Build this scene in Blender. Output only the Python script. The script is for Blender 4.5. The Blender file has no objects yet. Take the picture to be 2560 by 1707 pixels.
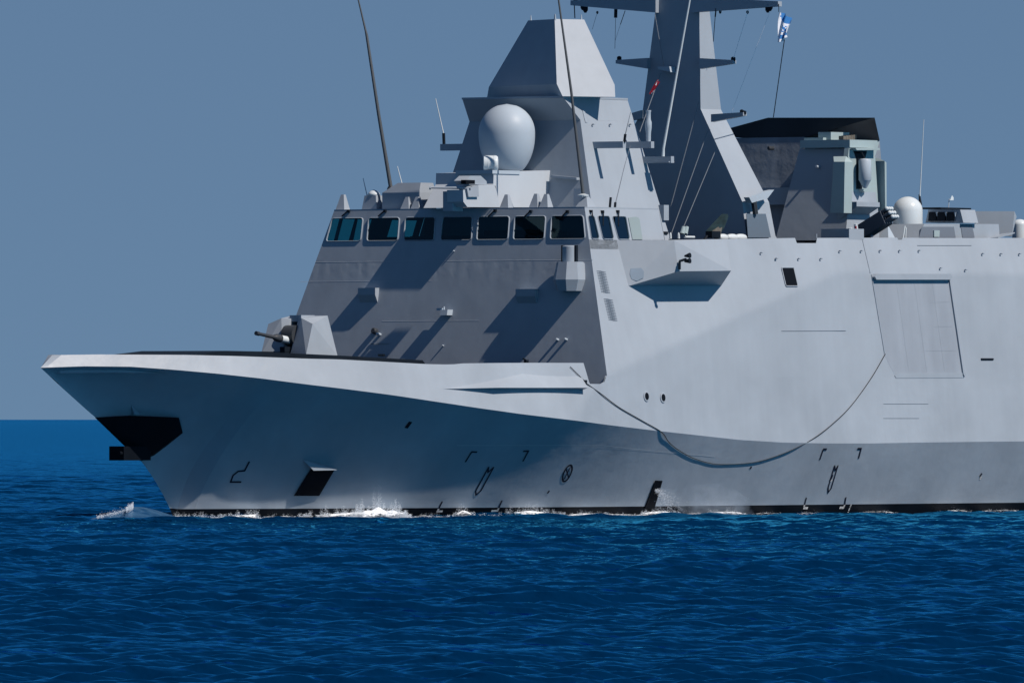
import bpy, bmesh, math, random
import numpy as np
from mathutils import Vector, Matrix

random.seed(7)
rng = np.random.default_rng(11)
sc = bpy.context.scene
COL = sc.collection

# ------------------------------------------------------------------ camera, sky, sun, exposure
CAM_H = 5.0
FPX, CX, HY = 31837.0, 1280.0, 1047.0           # focal length, optical axis and horizon measured on the 2560 px photo
cam_d = bpy.data.cameras.new("camera")
cam_d.sensor_width = 36.0
cam_d.lens = 36.0 * FPX / 2560.0
cam_d.shift_y = (HY - 853.5) / 2560.0
cam_d.clip_start, cam_d.clip_end = 5.0, 200000.0
cam = bpy.data.objects.new("camera", cam_d)
cam.location = (0, 0, CAM_H)
cam.rotation_euler = (math.radians(90), 0, 0)
COL.objects.link(cam)
sc.camera = cam

TH = math.radians(35.0)                          # heading of the ship against the line of sight
sT, cT = math.sin(TH), math.cos(TH)
FWD = Vector((-sT, -cT, 0)); PORT = Vector((cT, -sT, 0))
ORI = Vector((-2.73, 650.0, 0.0))
sun_local = Vector((-0.025, 0.66, 0.75)).normalized()    # towards the sun, ship axes
sun_w = FWD * sun_local.x + PORT * sun_local.y + Vector((0, 0, 1)) * sun_local.z
SUN_EL = math.asin(sun_w.z); SUN_AZ = math.atan2(sun_w.x, sun_w.y)

w = bpy.data.worlds.new("World"); sc.world = w; w.use_nodes = True
nt = w.node_tree
bg = nt.nodes["Background"]
sky = nt.nodes.new("ShaderNodeTexSky"); sky.sky_type = 'NISHITA'
sky.sun_disc = False; sky.sun_elevation = SUN_EL; sky.sun_rotation = SUN_AZ
sky.altitude = 0; sky.air_density = 1.0; sky.dust_density = 0.0; sky.ozone_density = 6.0
# the sky is read some way above the horizon everywhere: clean dry air without the pale horizon band
tcw = nt.nodes.new("ShaderNodeTexCoord"); sepw = nt.nodes.new("ShaderNodeSeparateXYZ"); nt.links.new(tcw.outputs['Generated'], sepw.inputs[0])
zw = nt.nodes.new("ShaderNodeMapRange"); zw.inputs[1].default_value = 0; zw.inputs[2].default_value = 1; zw.inputs[3].default_value = .16; zw.inputs[4].default_value = 1.0
nt.links.new(sepw.outputs[2], zw.inputs[0])
comw = nt.nodes.new("ShaderNodeCombineXYZ")
for k_ in (0, 1): nt.links.new(sepw.outputs[k_], comw.inputs[k_])
nt.links.new(zw.outputs[0], comw.inputs[2])
nrw = nt.nodes.new("ShaderNodeVectorMath"); nrw.operation = 'NORMALIZE'; nt.links.new(comw.outputs[0], nrw.inputs[0])
nt.links.new(nrw.outputs[0], sky.inputs[0])
nt.links.new(sky.outputs[0], bg.inputs[0]); bg.inputs[1].default_value = 0.05

sl = bpy.data.lights.new("sun", 'SUN'); sl.energy = 5.0; sl.angle = math.radians(0.5); sl.color = (1.0, 0.87, 0.76)
so = bpy.data.objects.new("sun", sl); COL.objects.link(so)
so.rotation_euler = (-sun_w).to_track_quat('-Z', 'Y').to_euler()
sc.view_settings.view_transform = 'Standard'; sc.view_settings.look = 'None'
sc.view_settings.exposure = 0.26; sc.view_settings.gamma = 1.0
sc.cycles.max_bounces = 6; sc.cycles.transparent_max_bounces = 16

# ------------------------------------------------------------------ measuring helpers
def zoomf(x0, y0, k): return lambda x, y: (x0 + k * x, y0 + k * y)
D = zoomf(0, 0, 1.08844)
R1 = zoomf(60, 740, .3828); R2 = zoomf(640, 480, .29340); R3 = zoomf(1040, 0, .33167); R4 = zoomf(1540, 0, .39548)
R5 = zoomf(1240, 480, .30608); R6 = zoomf(1900, 440, .35714); R7 = zoomf(700, 1040, .34014); R8 = zoomf(1460, 1000, .46769)
A1 = zoomf(1920, 280, .21684); A2 = zoomf(2080, 460, .20408); A3 = zoomf(820, 400, .15306); A4 = zoomf(1150, 380, .15306)
A5 = zoomf(1420, 0, .23810); A6 = zoomf(1560, 500, .17007); A7 = zoomf(640, 780, .19558)

def to_local(P):
    d = P - ORI
    return Vector((d.dot(FWD), d.dot(PORT), d.z))
def to_world(L): return ORI + FWD * L[0] + PORT * L[1] + Vector((0, 0, L[2]))
def ray(p):
    d = Vector(((p[0] - CX) / FPX, 1.0, (HY - p[1]) / FPX))
    o = to_local(Vector((0, 0, CAM_H)))
    return o, Vector((d.dot(FWD), d.dot(PORT), d.z))
def S(p, x=None, y=None, z=None, n=None, c=0.0):
    """Point of the ship (ship axes) seen at photo point p on a known plane of the ship."""
    o, d = ray(p)
    if x is not None: n, c = (1, 0, 0), x
    elif y is not None: n, c = (0, 1, 0), y
    elif z is not None: n, c = (0, 0, 1), z
    n = Vector(n)
    t = (c - n.dot(o)) / n.dot(d)
    return o + d * t
def hit(p, f):
    """First point along the line of sight where f(x,y,z) turns from outside (>0) to inside."""
    o, d = ray(p)
    t = np.linspace(585, 770, 6000)
    g = f(o.x + d.x * t, o.y + d.y * t, o.z + d.z * t)
    i = np.nonzero((g[:-1] > 0) & (g[1:] <= 0))[0]
    if len(i) == 0: i = [int(np.argmin(np.abs(g)))]
    i = i[0]
    a = g[i] / (g[i] - g[i + 1]) if i + 1 < len(g) and g[i] != g[i + 1] else 0
    tt = t[i] + (t[1] - t[0]) * a
    return o + d * float(tt)

# ------------------------------------------------------------------ mesh helper
class MB:
    def __init__(s): s.bm = bmesh.new()
    def poly(s, pts, mat=0):
        f = s.bm.faces.new([s.bm.verts.new(Vector(p)) for p in pts]); f.material_index = mat; return f
    def prism(s, pts, vec):
        pts = [Vector(p) for p in pts]; vec = Vector(vec)
        a = [s.bm.verts.new(p) for p in pts]; b = [s.bm.verts.new(p + vec) for p in pts]
        n = len(pts)
        s.bm.faces.new(a); s.bm.faces.new(b[::-1])
        for i in range(n): s.bm.faces.new((a[i], b[i], b[(i + 1) % n], a[(i + 1) % n]))
        return s
    def hull(s, pts):
        vs = [s.bm.verts.new(Vector(p)) for p in pts]
        r = bmesh.ops.convex_hull(s.bm, input=vs)
        dead = [v for v in r['geom_interior'] + r['geom_unused'] if isinstance(v, bmesh.types.BMVert) and v.is_valid]
        if dead: bmesh.ops.delete(s.bm, geom=list(set(dead)), context='VERTS')
        return s
    def box(s, c, size, rot=None):
        c = Vector(c); pts = []
        for i in (-1, 1):
            for j in (-1, 1):
                for k in (-1, 1):
                    q = Vector((i * size[0] / 2, j * size[1] / 2, k * size[2] / 2))
                    pts.append(c + (rot @ q if rot else q))
        return s.hull(pts)
    def tube(s, pts, r, n=8, cap=True):
        pts = [Vector(p) for p in pts]; rings = []
        rr = r if isinstance(r, (list, tuple)) else [r] * len(pts)
        for i, p in enumerate(pts):
            t = (pts[min(i + 1, len(pts) - 1)] - pts[max(i - 1, 0)]).normalized()
            up = Vector((0, 0, 1)) if abs(t.z) < .9 else Vector((1, 0, 0))
            a = t.cross(up).normalized(); b = t.cross(a)
            rings.append([s.bm.verts.new(p + (a * math.cos(k * 2 * math.pi / n) + b * math.sin(k * 2 * math.pi / n)) * rr[i]) for k in range(n)])
        for i in range(len(pts) - 1):
            for k in range(n):
                s.bm.faces.new((rings[i][k], rings[i][(k + 1) % n], rings[i + 1][(k + 1) % n], rings[i + 1][k]))
        if cap:
            s.bm.faces.new(rings[0][::-1]); s.bm.faces.new(rings[-1])
        return s
    def lathe(s, prof, origin, axis=(0, 0, 1), n=32):
        ax = Vector(axis).normalized(); o = Vector(origin)
        up = Vector((1, 0, 0)) if abs(ax.x) < .9 else Vector((0, 0, 1))
        a = ax.cross(up).normalized(); b = ax.cross(a); rings = []
        for r, h in prof:
            rings.append([s.bm.verts.new(o + ax * h + (a * math.cos(k * 2 * math.pi / n) + b * math.sin(k * 2 * math.pi / n)) * max(r, .002)) for k in range(n)])
        for i in range(len(prof) - 1):
            for k in range(n):
                s.bm.faces.new((rings[i][k], rings[i][(k + 1) % n], rings[i + 1][(k + 1) % n], rings[i + 1][k]))
        s.bm.faces.new(rings[0][::-1]); s.bm.faces.new(rings[-1])
        return s
    def grid(s, rows, mat=0):
        V = [[s.bm.verts.new(Vector(p)) for p in r] for r in rows]
        for i in range(len(V) - 1):
            for j in range(len(V[0]) - 1):
                try:
                    f = s.bm.faces.new((V[i][j], V[i][j + 1], V[i + 1][j + 1], V[i + 1][j]))
                    f.material_index = mat(i, j) if callable(mat) else mat
                except ValueError: pass
        return s
    def mirror(s):
        """Add the starboard half of everything built so far."""
        r = bmesh.ops.duplicate(s.bm, geom=s.bm.verts[:] + s.bm.edges[:] + s.bm.faces[:])
        vs = [g for g in r['geom'] if isinstance(g, bmesh.types.BMVert)]
        for v in vs: v.co.y = -v.co.y
        bmesh.ops.reverse_faces(s.bm, faces=[g for g in r['geom'] if isinstance(g, bmesh.types.BMFace)])
        return s
    def build(s, name, mats, parent=None, smooth=False, merge=0.0, angle=None):
        if merge: bmesh.ops.remove_doubles(s.bm, verts=s.bm.verts[:], dist=merge)
        bmesh.ops.recalc_face_normals(s.bm, faces=s.bm.faces[:])
        me = bpy.data.meshes.new(name); s.bm.to_mesh(me); s.bm.free()
        for m in (mats if isinstance(mats, (list, tuple)) else [mats]): me.materials.append(m)
        if smooth:
            me.polygons.foreach_set('use_smooth', [True] * len(me.polygons))
            if angle: me.set_sharp_from_angle(angle=math.radians(angle))
        o = bpy.data.objects.new(name, me); COL.objects.link(o)
        if parent: o.parent = parent
        return o
def tag(o, label=None, cat=None, group=None, kind=None):
    for k, v in (('label', label), ('category', cat), ('group', group), ('kind', kind)):
        if v: o[k] = v
    return o

# ------------------------------------------------------------------ materials
def mat(name, color, rough=.5, metal=0.0, var=0.0, vscale=.6, streak=0.0, bump=0.0, bscale=2.0, dents=False, spec=.18):
    m = bpy.data.materials.new(name); m.use_nodes = True
    t = m.node_tree; N, L = t.nodes, t.links
    b = N["Principled BSDF"]
    b.inputs['Base Color'].default_value = (*color, 1); b.inputs['Roughness'].default_value = rough
    b.inputs['Metallic'].default_value = metal; b.inputs['Specular IOR Level'].default_value = spec
    tc = N.new("ShaderNodeTexCoord")
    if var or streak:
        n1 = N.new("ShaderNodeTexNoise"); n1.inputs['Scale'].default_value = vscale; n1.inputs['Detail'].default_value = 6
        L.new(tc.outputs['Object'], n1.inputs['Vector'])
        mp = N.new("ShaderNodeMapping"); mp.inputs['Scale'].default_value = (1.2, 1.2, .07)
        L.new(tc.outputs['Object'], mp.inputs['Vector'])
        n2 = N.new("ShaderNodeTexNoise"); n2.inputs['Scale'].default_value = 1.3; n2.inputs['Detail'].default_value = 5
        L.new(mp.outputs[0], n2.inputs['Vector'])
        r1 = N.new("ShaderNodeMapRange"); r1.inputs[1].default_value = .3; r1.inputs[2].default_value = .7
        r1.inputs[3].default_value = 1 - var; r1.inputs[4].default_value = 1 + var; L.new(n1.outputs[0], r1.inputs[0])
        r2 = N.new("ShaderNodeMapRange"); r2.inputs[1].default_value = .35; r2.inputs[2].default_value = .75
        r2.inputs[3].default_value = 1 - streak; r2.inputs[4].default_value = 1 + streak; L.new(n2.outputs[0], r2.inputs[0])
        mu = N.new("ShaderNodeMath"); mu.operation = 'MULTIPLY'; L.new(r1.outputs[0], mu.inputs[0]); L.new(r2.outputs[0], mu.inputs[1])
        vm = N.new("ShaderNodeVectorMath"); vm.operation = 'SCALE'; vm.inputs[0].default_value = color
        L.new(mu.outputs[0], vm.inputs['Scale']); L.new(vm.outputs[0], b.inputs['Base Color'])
    h = None
    if bump:
        n3 = N.new("ShaderNodeTexNoise"); n3.inputs['Scale'].default_value = bscale; n3.inputs['Detail'].default_value = 3
        L.new(tc.outputs['Object'], n3.inputs['Vector'])
        h = N.new("ShaderNodeMath"); h.operation = 'MULTIPLY'; h.inputs[1].default_value = bump
        L.new(n3.outputs[0], h.inputs[0])
    if dents:      # plating drawn in between its frames: vertical ribs in one band of the bridge front
        sp = N.new("ShaderNodeSeparateXYZ"); L.new(tc.outputs['Object'], sp.inputs[0])
        nz = N.new("ShaderNodeTexNoise"); nz.inputs['Scale'].default_value = 1.1; L.new(tc.outputs['Object'], nz.inputs['Vector'])
        a0 = N.new("ShaderNodeMath"); a0.operation = 'MULTIPLY_ADD'; a0.inputs[1].default_value = 1.2
        L.new(nz.outputs[0], a0.inputs[0]); L.new(sp.outputs[1], a0.inputs[2])
        a = N.new("ShaderNodeMath"); a.operation = 'MULTIPLY'; a.inputs[1].default_value = 2 * math.pi / .95; L.new(a0.outputs[0], a.inputs[0])
        s = N.new("ShaderNodeMath"); s.operation = 'SINE'; L.new(a.outputs[0], s.inputs[0])
        band = N.new("ShaderNodeMapRange"); band.interpolation_type = 'SMOOTHSTEP'
        band.inputs[1].default_value = 11.6; band.inputs[2].default_value = 12.6; L.new(sp.outputs[2], band.inputs[0])
        band2 = N.new("ShaderNodeMapRange"); band2.interpolation_type = 'SMOOTHSTEP'
        band2.inputs[1].default_value = 13.15; band2.inputs[2].default_value = 12.95; L.new(sp.outputs[2], band2.inputs[0])
        m1 = N.new("ShaderNodeMath"); m1.operation = 'MULTIPLY'; L.new(band.outputs[0], m1.inputs[0]); L.new(band2.outputs[0], m1.inputs[1])
        m2 = N.new("ShaderNodeMath"); m2.operation = 'MULTIPLY'; L.new(m1.outputs[0], m2.inputs[0]); L.new(s.outputs[0], m2.inputs[1])
        m3 = N.new("ShaderNodeMath"); m3.operation = 'MULTIPLY_ADD'; m3.inputs[1].default_value = .0035; L.new(m2.outputs[0], m3.inputs[0])
        if h: L.new(h.outputs[0], m3.inputs[2])
        h = m3
    if h:
        bp = N.new("ShaderNodeBump"); bp.inputs['Strength'].default_value = 1.0; bp.inputs['Distance'].default_value = 1.0
        L.new(h.outputs[0], bp.inputs['Height']); L.new(bp.outputs[0], b.inputs['Normal'])
    return m

GREY = (.252, .302, .362)
M = dict(
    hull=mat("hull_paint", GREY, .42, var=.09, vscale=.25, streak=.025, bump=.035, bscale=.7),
    house=mat("house_paint", GREY, .45, var=.07, vscale=.25, streak=.02, bump=.022, bscale=.8),
    front=mat("front_plating_paint", GREY, .5, var=.05, streak=.03, bump=.012, bscale=.9, dents=True),
    grey=mat("fitting_paint", GREY, .45, var=.04, vscale=1.2),
    pale=mat("pale_paint", (.31, .38, .455), .45, var=.04),
    white=mat("white_gelcoat", (.46, .53, .58), .3, var=.03),
    light=mat("light_deck_paint", (.36, .415, .475), .45, var=.04),
    whip=mat("aerial_rubber", (.06, .072, .085), .5),
    tubes=mat("launcher_paint", (.05, .065, .09), .5),
    green=mat("pale_green_paint", (.27, .355, .385), .45, var=.05),
    dark=mat("dark_coating", (.007, .012, .020), .6, var=.2, spec=.08),
    boot=mat("boot_topping_paint", (.004, .006, .010), .6, var=.2, spec=.05),
    black=mat("funnel_black", (.02, .024, .032), .55, var=.2),
    mark=mat("marking_paint", (.008, .012, .03), .6),
    wmark=mat("white_marking_paint", (.6, .6, .6), .6),
    wire=mat("wire_rope", (.17, .2, .24), .6),
    rope=mat("hawser_fibre", (.03, .038, .048), .8, var=.2),
    metal=mat("gun_metal", (.035, .042, .052), .4),
    slat=mat("louvre_paint", (.10, .13, .17), .5),
    interior=mat("interior_lining", (.012, .014, .018), .7),
    canvas=mat("canvas", (.014, .032, .04), .85, var=.35, vscale=3),
    khaki=mat("khaki_webbing", (.11, .105, .095), .8, var=.3, vscale=3),
    red=mat("red_paint", (.26, .015, .035), .6),
    cloth=mat("white_cloth", (.75, .80, .88), .9),
    blue=mat("blue_cloth", (.05, .22, .55), .9),
    foam=mat("sea_foam", (.78, .84, .9), .8),
)
def glass_mat():
    m = bpy.data.materials.new("tinted_glass"); m.use_nodes = True
    t = m.node_tree; N, L = t.nodes, t.links; N.remove(N["Principled BSDF"])
    tr = N.new("ShaderNodeBsdfTransparent"); tr.inputs[0].default_value = (.17, .50, .54, 1)
    gl = N.new("ShaderNodeBsdfGlossy"); gl.inputs['Roughness'].default_value = .05; gl.inputs[0].default_value = (.35, .6, .7, 1)
    lw = N.new("ShaderNodeLayerWeight"); lw.inputs[0].default_value = .5
    fr = N.new("ShaderNodeMath"); fr.operation = 'POWER'; fr.inputs[1].default_value = 1.7; L.new(lw.outputs[1], fr.inputs[0])
    mx = N.new("ShaderNodeMixShader"); L.new(fr.outputs[0], mx.inputs[0]); L.new(tr.outputs[0], mx.inputs[1]); L.new(gl.outputs[0], mx.inputs[2])
    L.new(mx.outputs[0], N["Material Output"].inputs[0]); return m
M['glass'] = glass_mat()

# ------------------------------------------------------------------ the ship: root
ship = bpy.data.objects.new("warship", None); COL.objects.link(ship)
ship.location = ORI
ship.rotation_euler = (0, 0, math.atan2(FWD.y, FWD.x))
tag(ship, "large grey warship under way, port bow towards us, domes and masts above its bridge", "warship")

# ------------------------------------------------------------------ hull form (X forward, Y port, Z up)
ZR, YR, SF, SP = 15.68, 7.83, .203, .302         # wheelhouse roof corner; rake of the bridge front and sides
tip = S(R1(108, 468), y=0); XT = tip.x
stem_px = [(108, 468), (250, 600), (400, 735), (470, 795), (600, 905), (680, 985), (770, 1080), (840, 1180), (900, 1280), (950, 1380), (985, 1460)]
stem = [S(R1(*q), y=0) for q in stem_px]
stem_x = np.array([q.x for q in stem] + [stem[-1].x - .5, stem[-1].x - .7]); stem_z = np.array([q.z for q in stem] + [-1.2, -3.0])
XF = float(stem_x[-1])
def Apl(z): return YR + SP * (ZR - z)
def Bpl(x, z): return 10.2 + .051 * (np.clip(x, -22, 40) + 1) - .08 * (z - 7.8)
def ykbow(x):
    s = np.clip((XT - x) / XT, 0, 1)
    return 11.0 * (1 - (1 - s) ** 1.95)
kn_px = [(93, 847), (190, 841), (300, 842), (400, 849), (500, 858), (600, 869), (700, 882), (800, 894), (900, 907), (1000, 922), (1100, 937), (1200, 951), (1300, 963), (1400, 976), (1500, 988), (1600, 999), (1700, 1010), (1800, 1016), (1900, 1018), (2000, 1018), (2100, 1016), (2352, 1013)]
def f_kn(x, y, z): return y - np.minimum(np.minimum(ykbow(x), Apl(z)), Bpl(x, z))
kn = [tip] + [hit(D(*q), f_kn) for q in kn_px[1:]]
kx = np.array([q.x for q in kn][::-1]); kz = np.array([q.z for q in kn][::-1])
def zk(x): return np.interp(x, kx, kz)
def slc(x): return .2 + .3 * np.clip(x / XT, 0, 1)
def Yup(x, z): return np.minimum(np.minimum(ykbow(x) - slc(x) * (z - zk(x)), Apl(z)), Bpl(x, z))
def ykf(x): return Yup(x, zk(x))
def foot(x):
    s = np.clip((XF - x) / (XF + 22), 0, 1)
    return 6.5 * (1 - (1 - s) ** 3.9) * s / (s + .04) * 1.04
def zbot(x): return np.where(x > XF, np.interp(x, stem_x[::-1], stem_z[::-1]), -3.0)
def Ylow(x, z):
    zb = zbot(x); t = np.clip((z - zb) / np.maximum(zk(x) - zb, 1e-3), 0, 1)
    p = 1.0 + 1.15 * np.clip((x + 8) / (XT + 8), 0, 1)
    yb = np.where(x > XF, 0.0, foot(x))
    return yb + (ykf(x) - yb) * t ** p
def f_up(x, y, z): return y - Yup(x, z)
def f_low(x, y, z): return y - Ylow(x, z)
def up(p): return hit(p, f_up)
def low(p): return hit(p, f_low)
def nrm(fun, q):
    e = .05
    dx = (fun(q.x + e, q.z) - fun(q.x - e, q.z)) / (2 * e); dz = (fun(q.x, q.z + e) - fun(q.x, q.z - e)) / (2 * e)
    return Vector((-float(dx), 1, -float(dz))).normalized()

ZBOOT = .55
ZS = up(R5(900, 1500)).z
# bulwark top edge and the notch beside the bridge front
bw = [S(R1(185, 385), y=0)] + [up(q) for q in (R1(480, 381), R1(1060, 384), R1(1400, 392), R1(1829, 408), R2(700, 1425), R2(1440, 1465), R2(1680, 1470), R2(1720, 1460), R2(2040, 1456), R5(300, 1394), R5(715, 1395), R5(765, 1566), R5(855, 1567), R5(885, 1550), R5(900, 1500))]
bxs = np.array([q.x for q in bw][::-1]); bzs = np.array([q.z for q in bw][::-1])
def ztop(x): return np.where(x < bxs[0], ZS, np.interp(x, bxs, bzs))
XTOP = bw[0].x                                    # deck at the stem head stands a little aft of the knuckle tip
XE = -100.0

# lower hull
m = MB()
lox = np.concatenate([XT - np.linspace(0, 1, 60) ** 1.2 * (XT - 4.2), np.linspace(4.1, 1.2, 90), np.linspace(1.1, -3.5, 30), np.linspace(-4, -36, 50), np.linspace(-42, XE, 9)])
sx = lox
rows = []
for x in sx:
    zb = float(zbot(x)); k = float(zk(x))
    base = [zb + (ZBOOT - zb) * t for t in (0, .5, 1)] if zb < ZBOOT - .05 else [zb, zb + 1e-3, zb + 2e-3]
    z0 = base[-1]
    zz = base + [z0 + (k - z0) * t for t in np.linspace(0, 1, 15)[1:]]
    rows.append([(x, float(Ylow(x, z)), z) for z in zz])
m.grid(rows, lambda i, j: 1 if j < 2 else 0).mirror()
# upper strake, knuckle to bulwark top (the bow edge rakes aft)
rows = []; dk = []
for x in lox:
    k = float(zk(x)); r = []
    for t in np.linspace(0, 1, 9):
        xx = x - (XT - XTOP) * t * max(0, 1 - (XT - x) / 6.0)
        zt = float(ztop(xx)); z = k + (zt - k) * t
        r.append((xx, max(0.0, float(Yup(xx, z))) if XT - x > 1e-6 else 0, z))
    rows.append(r); dk.append(r[-1])
m.grid(rows).mirror()
# foredeck and stern closure
for a, b in zip(dk[:-1], dk[1:]):
    za, zb_ = a[2] - .9, b[2] - .9
    m.poly([(a[0], a[1], za), (b[0], b[1], zb_), (b[0], -b[1], zb_), (a[0], -a[1], za)], 2)
    for s in (1, -1):                             # inner face of the bulwark
        m.poly([(a[0], s * (a[1] - .06), a[2]), (b[0], s * (b[1] - .06), b[2]), (b[0], s * (b[1] - .06), zb_), (a[0], s * (a[1] - .06), za)])
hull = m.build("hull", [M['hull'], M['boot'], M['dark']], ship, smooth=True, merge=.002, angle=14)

# deckhouse sides: bulwark line to the upper deck edge, raked bridge front
def Fx(z): return SF * (ZR - z)
FN, FC = (1, 0, SF), SF * ZR
def fr(p): return S(p, n=FN, c=FC)
AN, AC = (0, 1, SP), YR + SP * ZR
def ap(p, off=0.0): return S(p, n=AN, c=AC + off)
top_px = [R5(985, 393), R5(1420, 392), R6(245, 434), R6(258, 470), R6(392, 470), R6(400, 434), R6(962, 432), R6(966, 447), R6(994, 447), R6(998, 433), R6(1400, 434), R6(1848, 434)]
tpts = [up(q) for q in top_px]
txs = [q.x for q in tpts][::-1]; tzs = [q.z for q in tpts][::-1]
ZD = tpts[1].z                                    # upper deck height
def zde(x): return float(np.interp(x, txs, tzs))
dcx = [0.0] + list(np.linspace(-.4, -6, 14)) + list(np.linspace(-6.3, -40, 90)) + [-48, -58]
extra = []
for q in tpts[2:10]: extra += [q.x, q.x + .01]
dcx = sorted(set(dcx + extra), reverse=True)
m = MB(); rows = []
NR = 40
for i, x in enumerate(dcx):
    r = []
    for t in np.linspace(0, 1, NR):
        zt = zde(x) if x > -48 else tzs[0]
        z = ZS + (zt - ZS) * t
        xx = x + Fx(z) * max(0.0, 1 + x / 6.0)
        r.append((xx, float(Yup(xx, z)), z))
    rows.append(r)
m.grid(rows).mirror()
for a, b in zip(rows[:-1], rows[1:]):             # upper deck
    a, b = a[-1], b[-1]
    if a[0] < -6: m.poly([(a[0], a[1] - .02, ZD - .75), (b[0], b[1] - .02, ZD - .75), (b[0], -b[1] + .02, ZD - .75), (a[0], -a[1] + .02, ZD - .75)], 1)
e = rows[-1]
m.poly([q for q in e] + [(q[0], -q[1], q[2]) for q in e[::-1]])
deckhouse = m.build("deckhouse", [M['house'], M['dark']], ship, smooth=True, merge=.003, angle=20)

# bridge front plating below the windows, then the wheelhouse band with its window openings
ZW0, ZW1 = 14.13, 15.28
z_lo = 6.2
m = MB()
def fp(y, z): return (Fx(z), y, z)
Nc = 40
def arow(z): return [fp(float(-Yf(z) + 2 * Yf(z) * i / Nc), z) for i in range(Nc + 1)]
def Yf(z): return float(min(Apl(z), Yup(Fx(z), z)))
m.grid([arow(z) for z in np.linspace(z_lo, 13.2, 22)] + [arow(z) for z in (13.6, ZW0)])
win_px = [[R2(655, 222), R2(910, 222), R2(890, 405), R2(603, 405)], [R2(965, 222), R2(1220, 225), R2(1205, 408), R2(950, 405)],
          [R2(1278, 225), R2(1525, 228), R2(1515, 410), R2(1262, 408)], [R2(1595, 225), R2(1840, 228), R2(1832, 412), R2(1575, 410)],
          [A4(305, 1085), A4(800, 1085), A4(775, 1440), A4(278, 1440)], [A4(900, 1090), A4(1390, 1090), A4(1365, 1445), A4(875, 1440)],
          [A4(1500, 1095), A4(2000, 1095), A4(2038, 1440), A4(1478, 1440)]]
wins = []
for q in win_px:
    y = [fr(p).y for p in q]
    wins.append((y[0], y[1], y[2], y[3]))         # top-stbd, top-port, bottom-port, bottom-stbd
def band(yt0, yb0, yt1, yb1): m.poly([fp(yb0, ZW0), fp(yb1, ZW0), fp(yt1, ZW1), fp(yt0, ZW1)])
pt, pb = -Yf(ZW1), -Yf(ZW0)
for yt0, yt1, yb1, yb0 in wins:
    band(pt, pb, yt0, yb0); pt, pb = yt1, yb1
band(pt, pb, Yf(ZW1), Yf(ZW0))
m.grid([arow(ZW1), arow(ZR)])
m.build("bridge_front", M['front'], ship, merge=.001)

# wheelhouse sides with openings, roof, back wall and dark lining
side_px = [[R5(755, 218), R5(803, 218), R5(845, 394), R5(782, 394)], [R5(834, 220), R5(927, 220), R5(963, 394), R5(875, 394)], [R5(952, 220), R5(1062, 220), R5(1092, 390), R5(1000, 390)]]
sws = [[ap(p).x for p in q] for q in side_px]     # top-front, top-aft, bottom-aft, bottom-front
XB, XBS = -6.5, -8.0
def sp_(x, z): return (x, Apl(z), z)
m = MB()
def side_wall(sgn, openings, xb):
    g = lambda x, z: (x, sgn * Apl(z), z)
    zl = 13.6; ptx, pbx = Fx(ZW1), Fx(ZW0)
    for xt0, xt1, xb1, xb0 in openings + [(xb - .1, None, None, xb)]:
        m.poly([g(pbx, ZW0), g(xb0, ZW0), g(xt0, ZW1), g(ptx, ZW1)]); ptx, pbx = xt1, xb1
    m.poly([g(Fx(zl), zl), g(xb, zl), g(xb, ZW0), g(Fx(ZW0), ZW0)])
    m.poly([g(Fx(ZW1), ZW1), g(xb - .1, ZW1), g(xb - .15, ZR), g(0, ZR)])
stbd = sws + [(-5.3, -7.5, -7.4, -5.2)]
side_wall(1, sws, XB); side_wall(-1, stbd, XBS)
zl = 13.6
m.prism([(0, -YR, ZR + .002), (0, YR, ZR + .002), (XB - .15, YR, ZR + .002), (XBS - .15, -YR, ZR + .002)], (0, 0, .06))
m.poly([(XBS, -Apl(zl), zl), (XB, Apl(zl), zl), (XB - .15, YR, ZR), (XBS - .15, -YR, ZR)])
wheelhouse = m.build("wheelhouse", M['house'], ship)
m = MB()
m.poly([(XBS + .2, -8, 13.72), (XB + .1, 8, 13.72), (.2, 8, 13.72), (.2, -8, 13.72)])
m.poly([(XBS + .2, -8, ZR - .05), (XB + .1, 7.6, ZR - .05), (-.05, 7.6, ZR - .05), (-.05, -7.6, ZR - .05)])
m.poly([(XBS + .3, -7.6, 13.72), (XB + .12, 8, 13.72), (XB + .12, 7.7, ZR - .05), (XBS + .3, -7.6, ZR - .05)])
m.box((-.9, 1.4, 14.0), (.9, 9.5, .7)); m.box((-1.1, -4.5, 13.95), (.7, 2.6, .75)); m.box((-3.6, 1.5, 14.2), (1.2, 4, .9))
m.tube([(-2.2, -3.0, 13.8), (-2.2, -3.0, 14.35)], [.22, .2]); m.lathe([(.02, 0), (.2, .06), (.24, .2), (.16, .36), (.02, .4)], (-2.2, -3.0, 14.3), n=12)
m.build("wheelhouse_interior", M['interior'], wheelhouse)

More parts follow.
